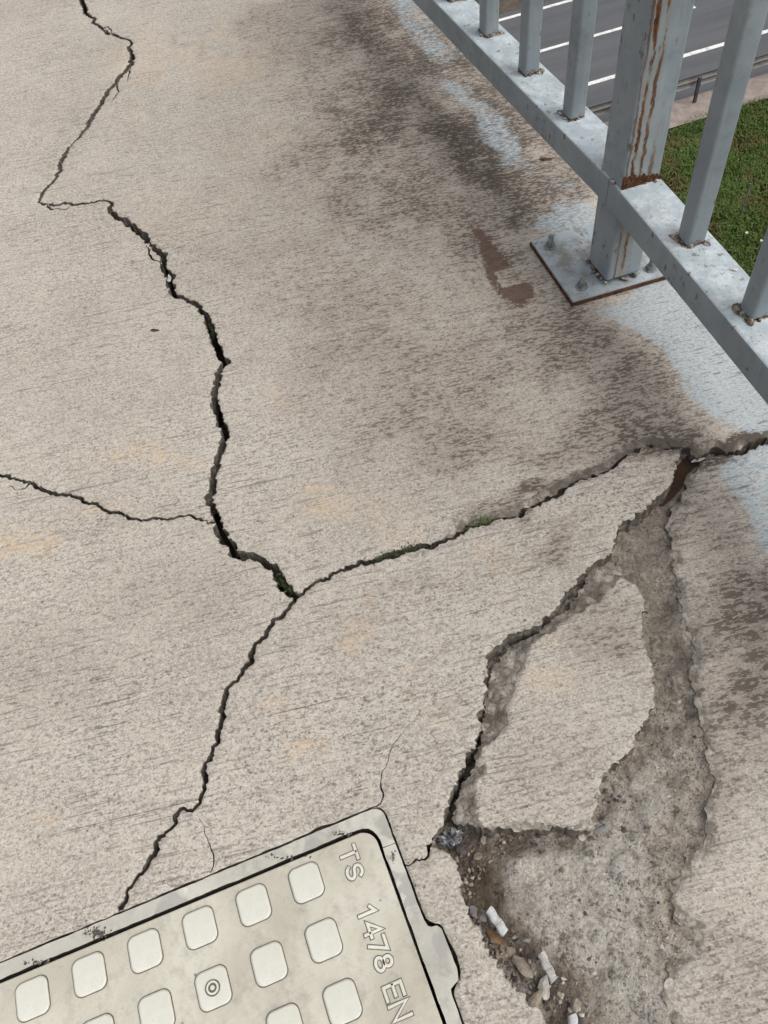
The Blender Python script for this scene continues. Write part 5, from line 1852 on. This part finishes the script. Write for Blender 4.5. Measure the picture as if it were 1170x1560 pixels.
# grass on the bank below the bridge: blades as one mass
def grass_mat():
    t = NT('bank_grass')
    n = t.noise(0.9, 4, 0.6)
    n2 = t.noise(6.0, 4, 0.65)
    n3 = t.noise(45.0, 2, 0.6)
    c = t.ramp(n2, [(0.28, (0.028, 0.052, 0.012)), (0.5, (0.075, 0.120, 0.026)), (0.74, (0.125, 0.175, 0.05))])
    c = t.mix(t.ss(n, 0.47, 0.62, 0, 0.75), c, (0.115, 0.095, 0.038))
    c = t.mix(t.ss(n3, 0.55, 0.75, 0, 0.5), c, (0.15, 0.19, 0.065))
    return t.done(c, 0.7, spec=0.2)


MAT['grass'] = grass_mat()
q = G([(985, 130), (1200, 110), (1200, 560), (985, 320)], ZR)
lo, hi = q.min(0) - 1.6, q.max(0) + 1.2
rg = np.random.default_rng(12)
NB = 110000
bp_ = rg.uniform(lo, hi, (NB, 2))
bn = bp_ @ RN
edge = 10.12 * RK + 0.35 * fbm(bp_[:, 0] * 0.8, bp_[:, 1] * 0.8, 4)
keep = (bn < edge) & (rg.random(NB) < sstep(-0.55, 0.1, fbm(bp_[:, 0] * 0.7, bp_[:, 1] * 0.7, 4)) + 0.25)
bp_ = bp_[keep]
nb = len(bp_)
ht = (0.09 + 0.30 * np.clip(fbm(bp_[:, 0] * 0.55 + 5, bp_[:, 1] * 0.55, 4) + 0.35, 0, 1)) * rg.uniform(.5, 1.3, nb)
az = rg.uniform(0, 6.283, nb)
ln = rg.uniform(0.2, 1.0, nb)
wdt = rg.uniform(.005, .019, nb)
root_ = np.c_[bp_, np.full(nb, ZR - 0.03)]
dirx = np.c_[np.cos(az), np.sin(az), np.zeros(nb)]
perp = np.c_[-np.sin(az), np.cos(az), np.zeros(nb)]
upv = np.array([0, 0, 1.0])
mid_ = root_ + dirx * (ht * ln * .35)[:, None] + upv * (ht * .6)[:, None]
tip = root_ + dirx * (ht * ln)[:, None] + upv * (ht * np.clip(1.05 - ln * .5, .3, 1))[:, None]
V = np.stack([root_ - perp * wdt[:, None], root_ + perp * wdt[:, None], mid_ + perp * (wdt * .8)[:, None], mid_ - perp * (wdt * .8)[:, None], tip], 1).reshape(-1, 3)
i5 = np.arange(nb)[:, None] * 5
me = bpy.data.meshes.new('grass')
F4 = i5 + np.array([[0, 1, 2, 3]])
F3 = i5 + np.array([[3, 2, 4]])
me.from_pydata(V.tolist(), [], F4.tolist() + F3.tolist())
me.materials.append(MAT['grass'])
go = bpy.data.objects.new('grass', me)
COL.objects.link(go)
tag(go, kind='stuff')
# thin post standing in the grass, scraps of litter
pa, pb = G([(1126, 336)], ZR)[0], None
b = bmesh.new()
bmesh.ops.create_cone(b, cap_ends=True, segments=10, radius1=0.022, radius2=0.020, depth=1.0, matrix=Matrix.Translation((0, 0, 0.5)))
bmesh.ops.create_cone(b, cap_ends=True, segments=10, radius1=0.027, radius2=0.024, depth=0.03, matrix=Matrix.Translation((0, 0, 1.01)))
fp = bm_obj('marker_post', b, MAT['galv'])
fp.location = (pa[0], pa[1], ZR - 0.03)
tag(fp, 'thin grey post standing in the grass below the bridge', 'post')
for (px, lab) in (((1138, 354), 'white litter scrap on the grass, the upper left one'), ((1161, 366), 'white litter scrap on the grass, the middle one on the right'), ((1163, 402), 'white litter scrap on the grass, the lowest one')):
    w = G([px], ZR + 0.15)[0]
    b = bmesh.new()
    bmesh.ops.create_grid(b, x_segments=4, y_segments=3, size=0.5)
    for v in b.verts:
        v.co = (v.co.x * 0.07, v.co.y * 0.05, random.uniform(0, .03))
    bmesh.ops.solidify(b, geom=b.faces[:], thickness=0.002)
    o = bm_obj('litter', b, MAT['paper'])
    o.location = (w[0], w[1], ZR + 0.13)
    tag(o, lab, 'litter', 'white litter scraps on the bank')
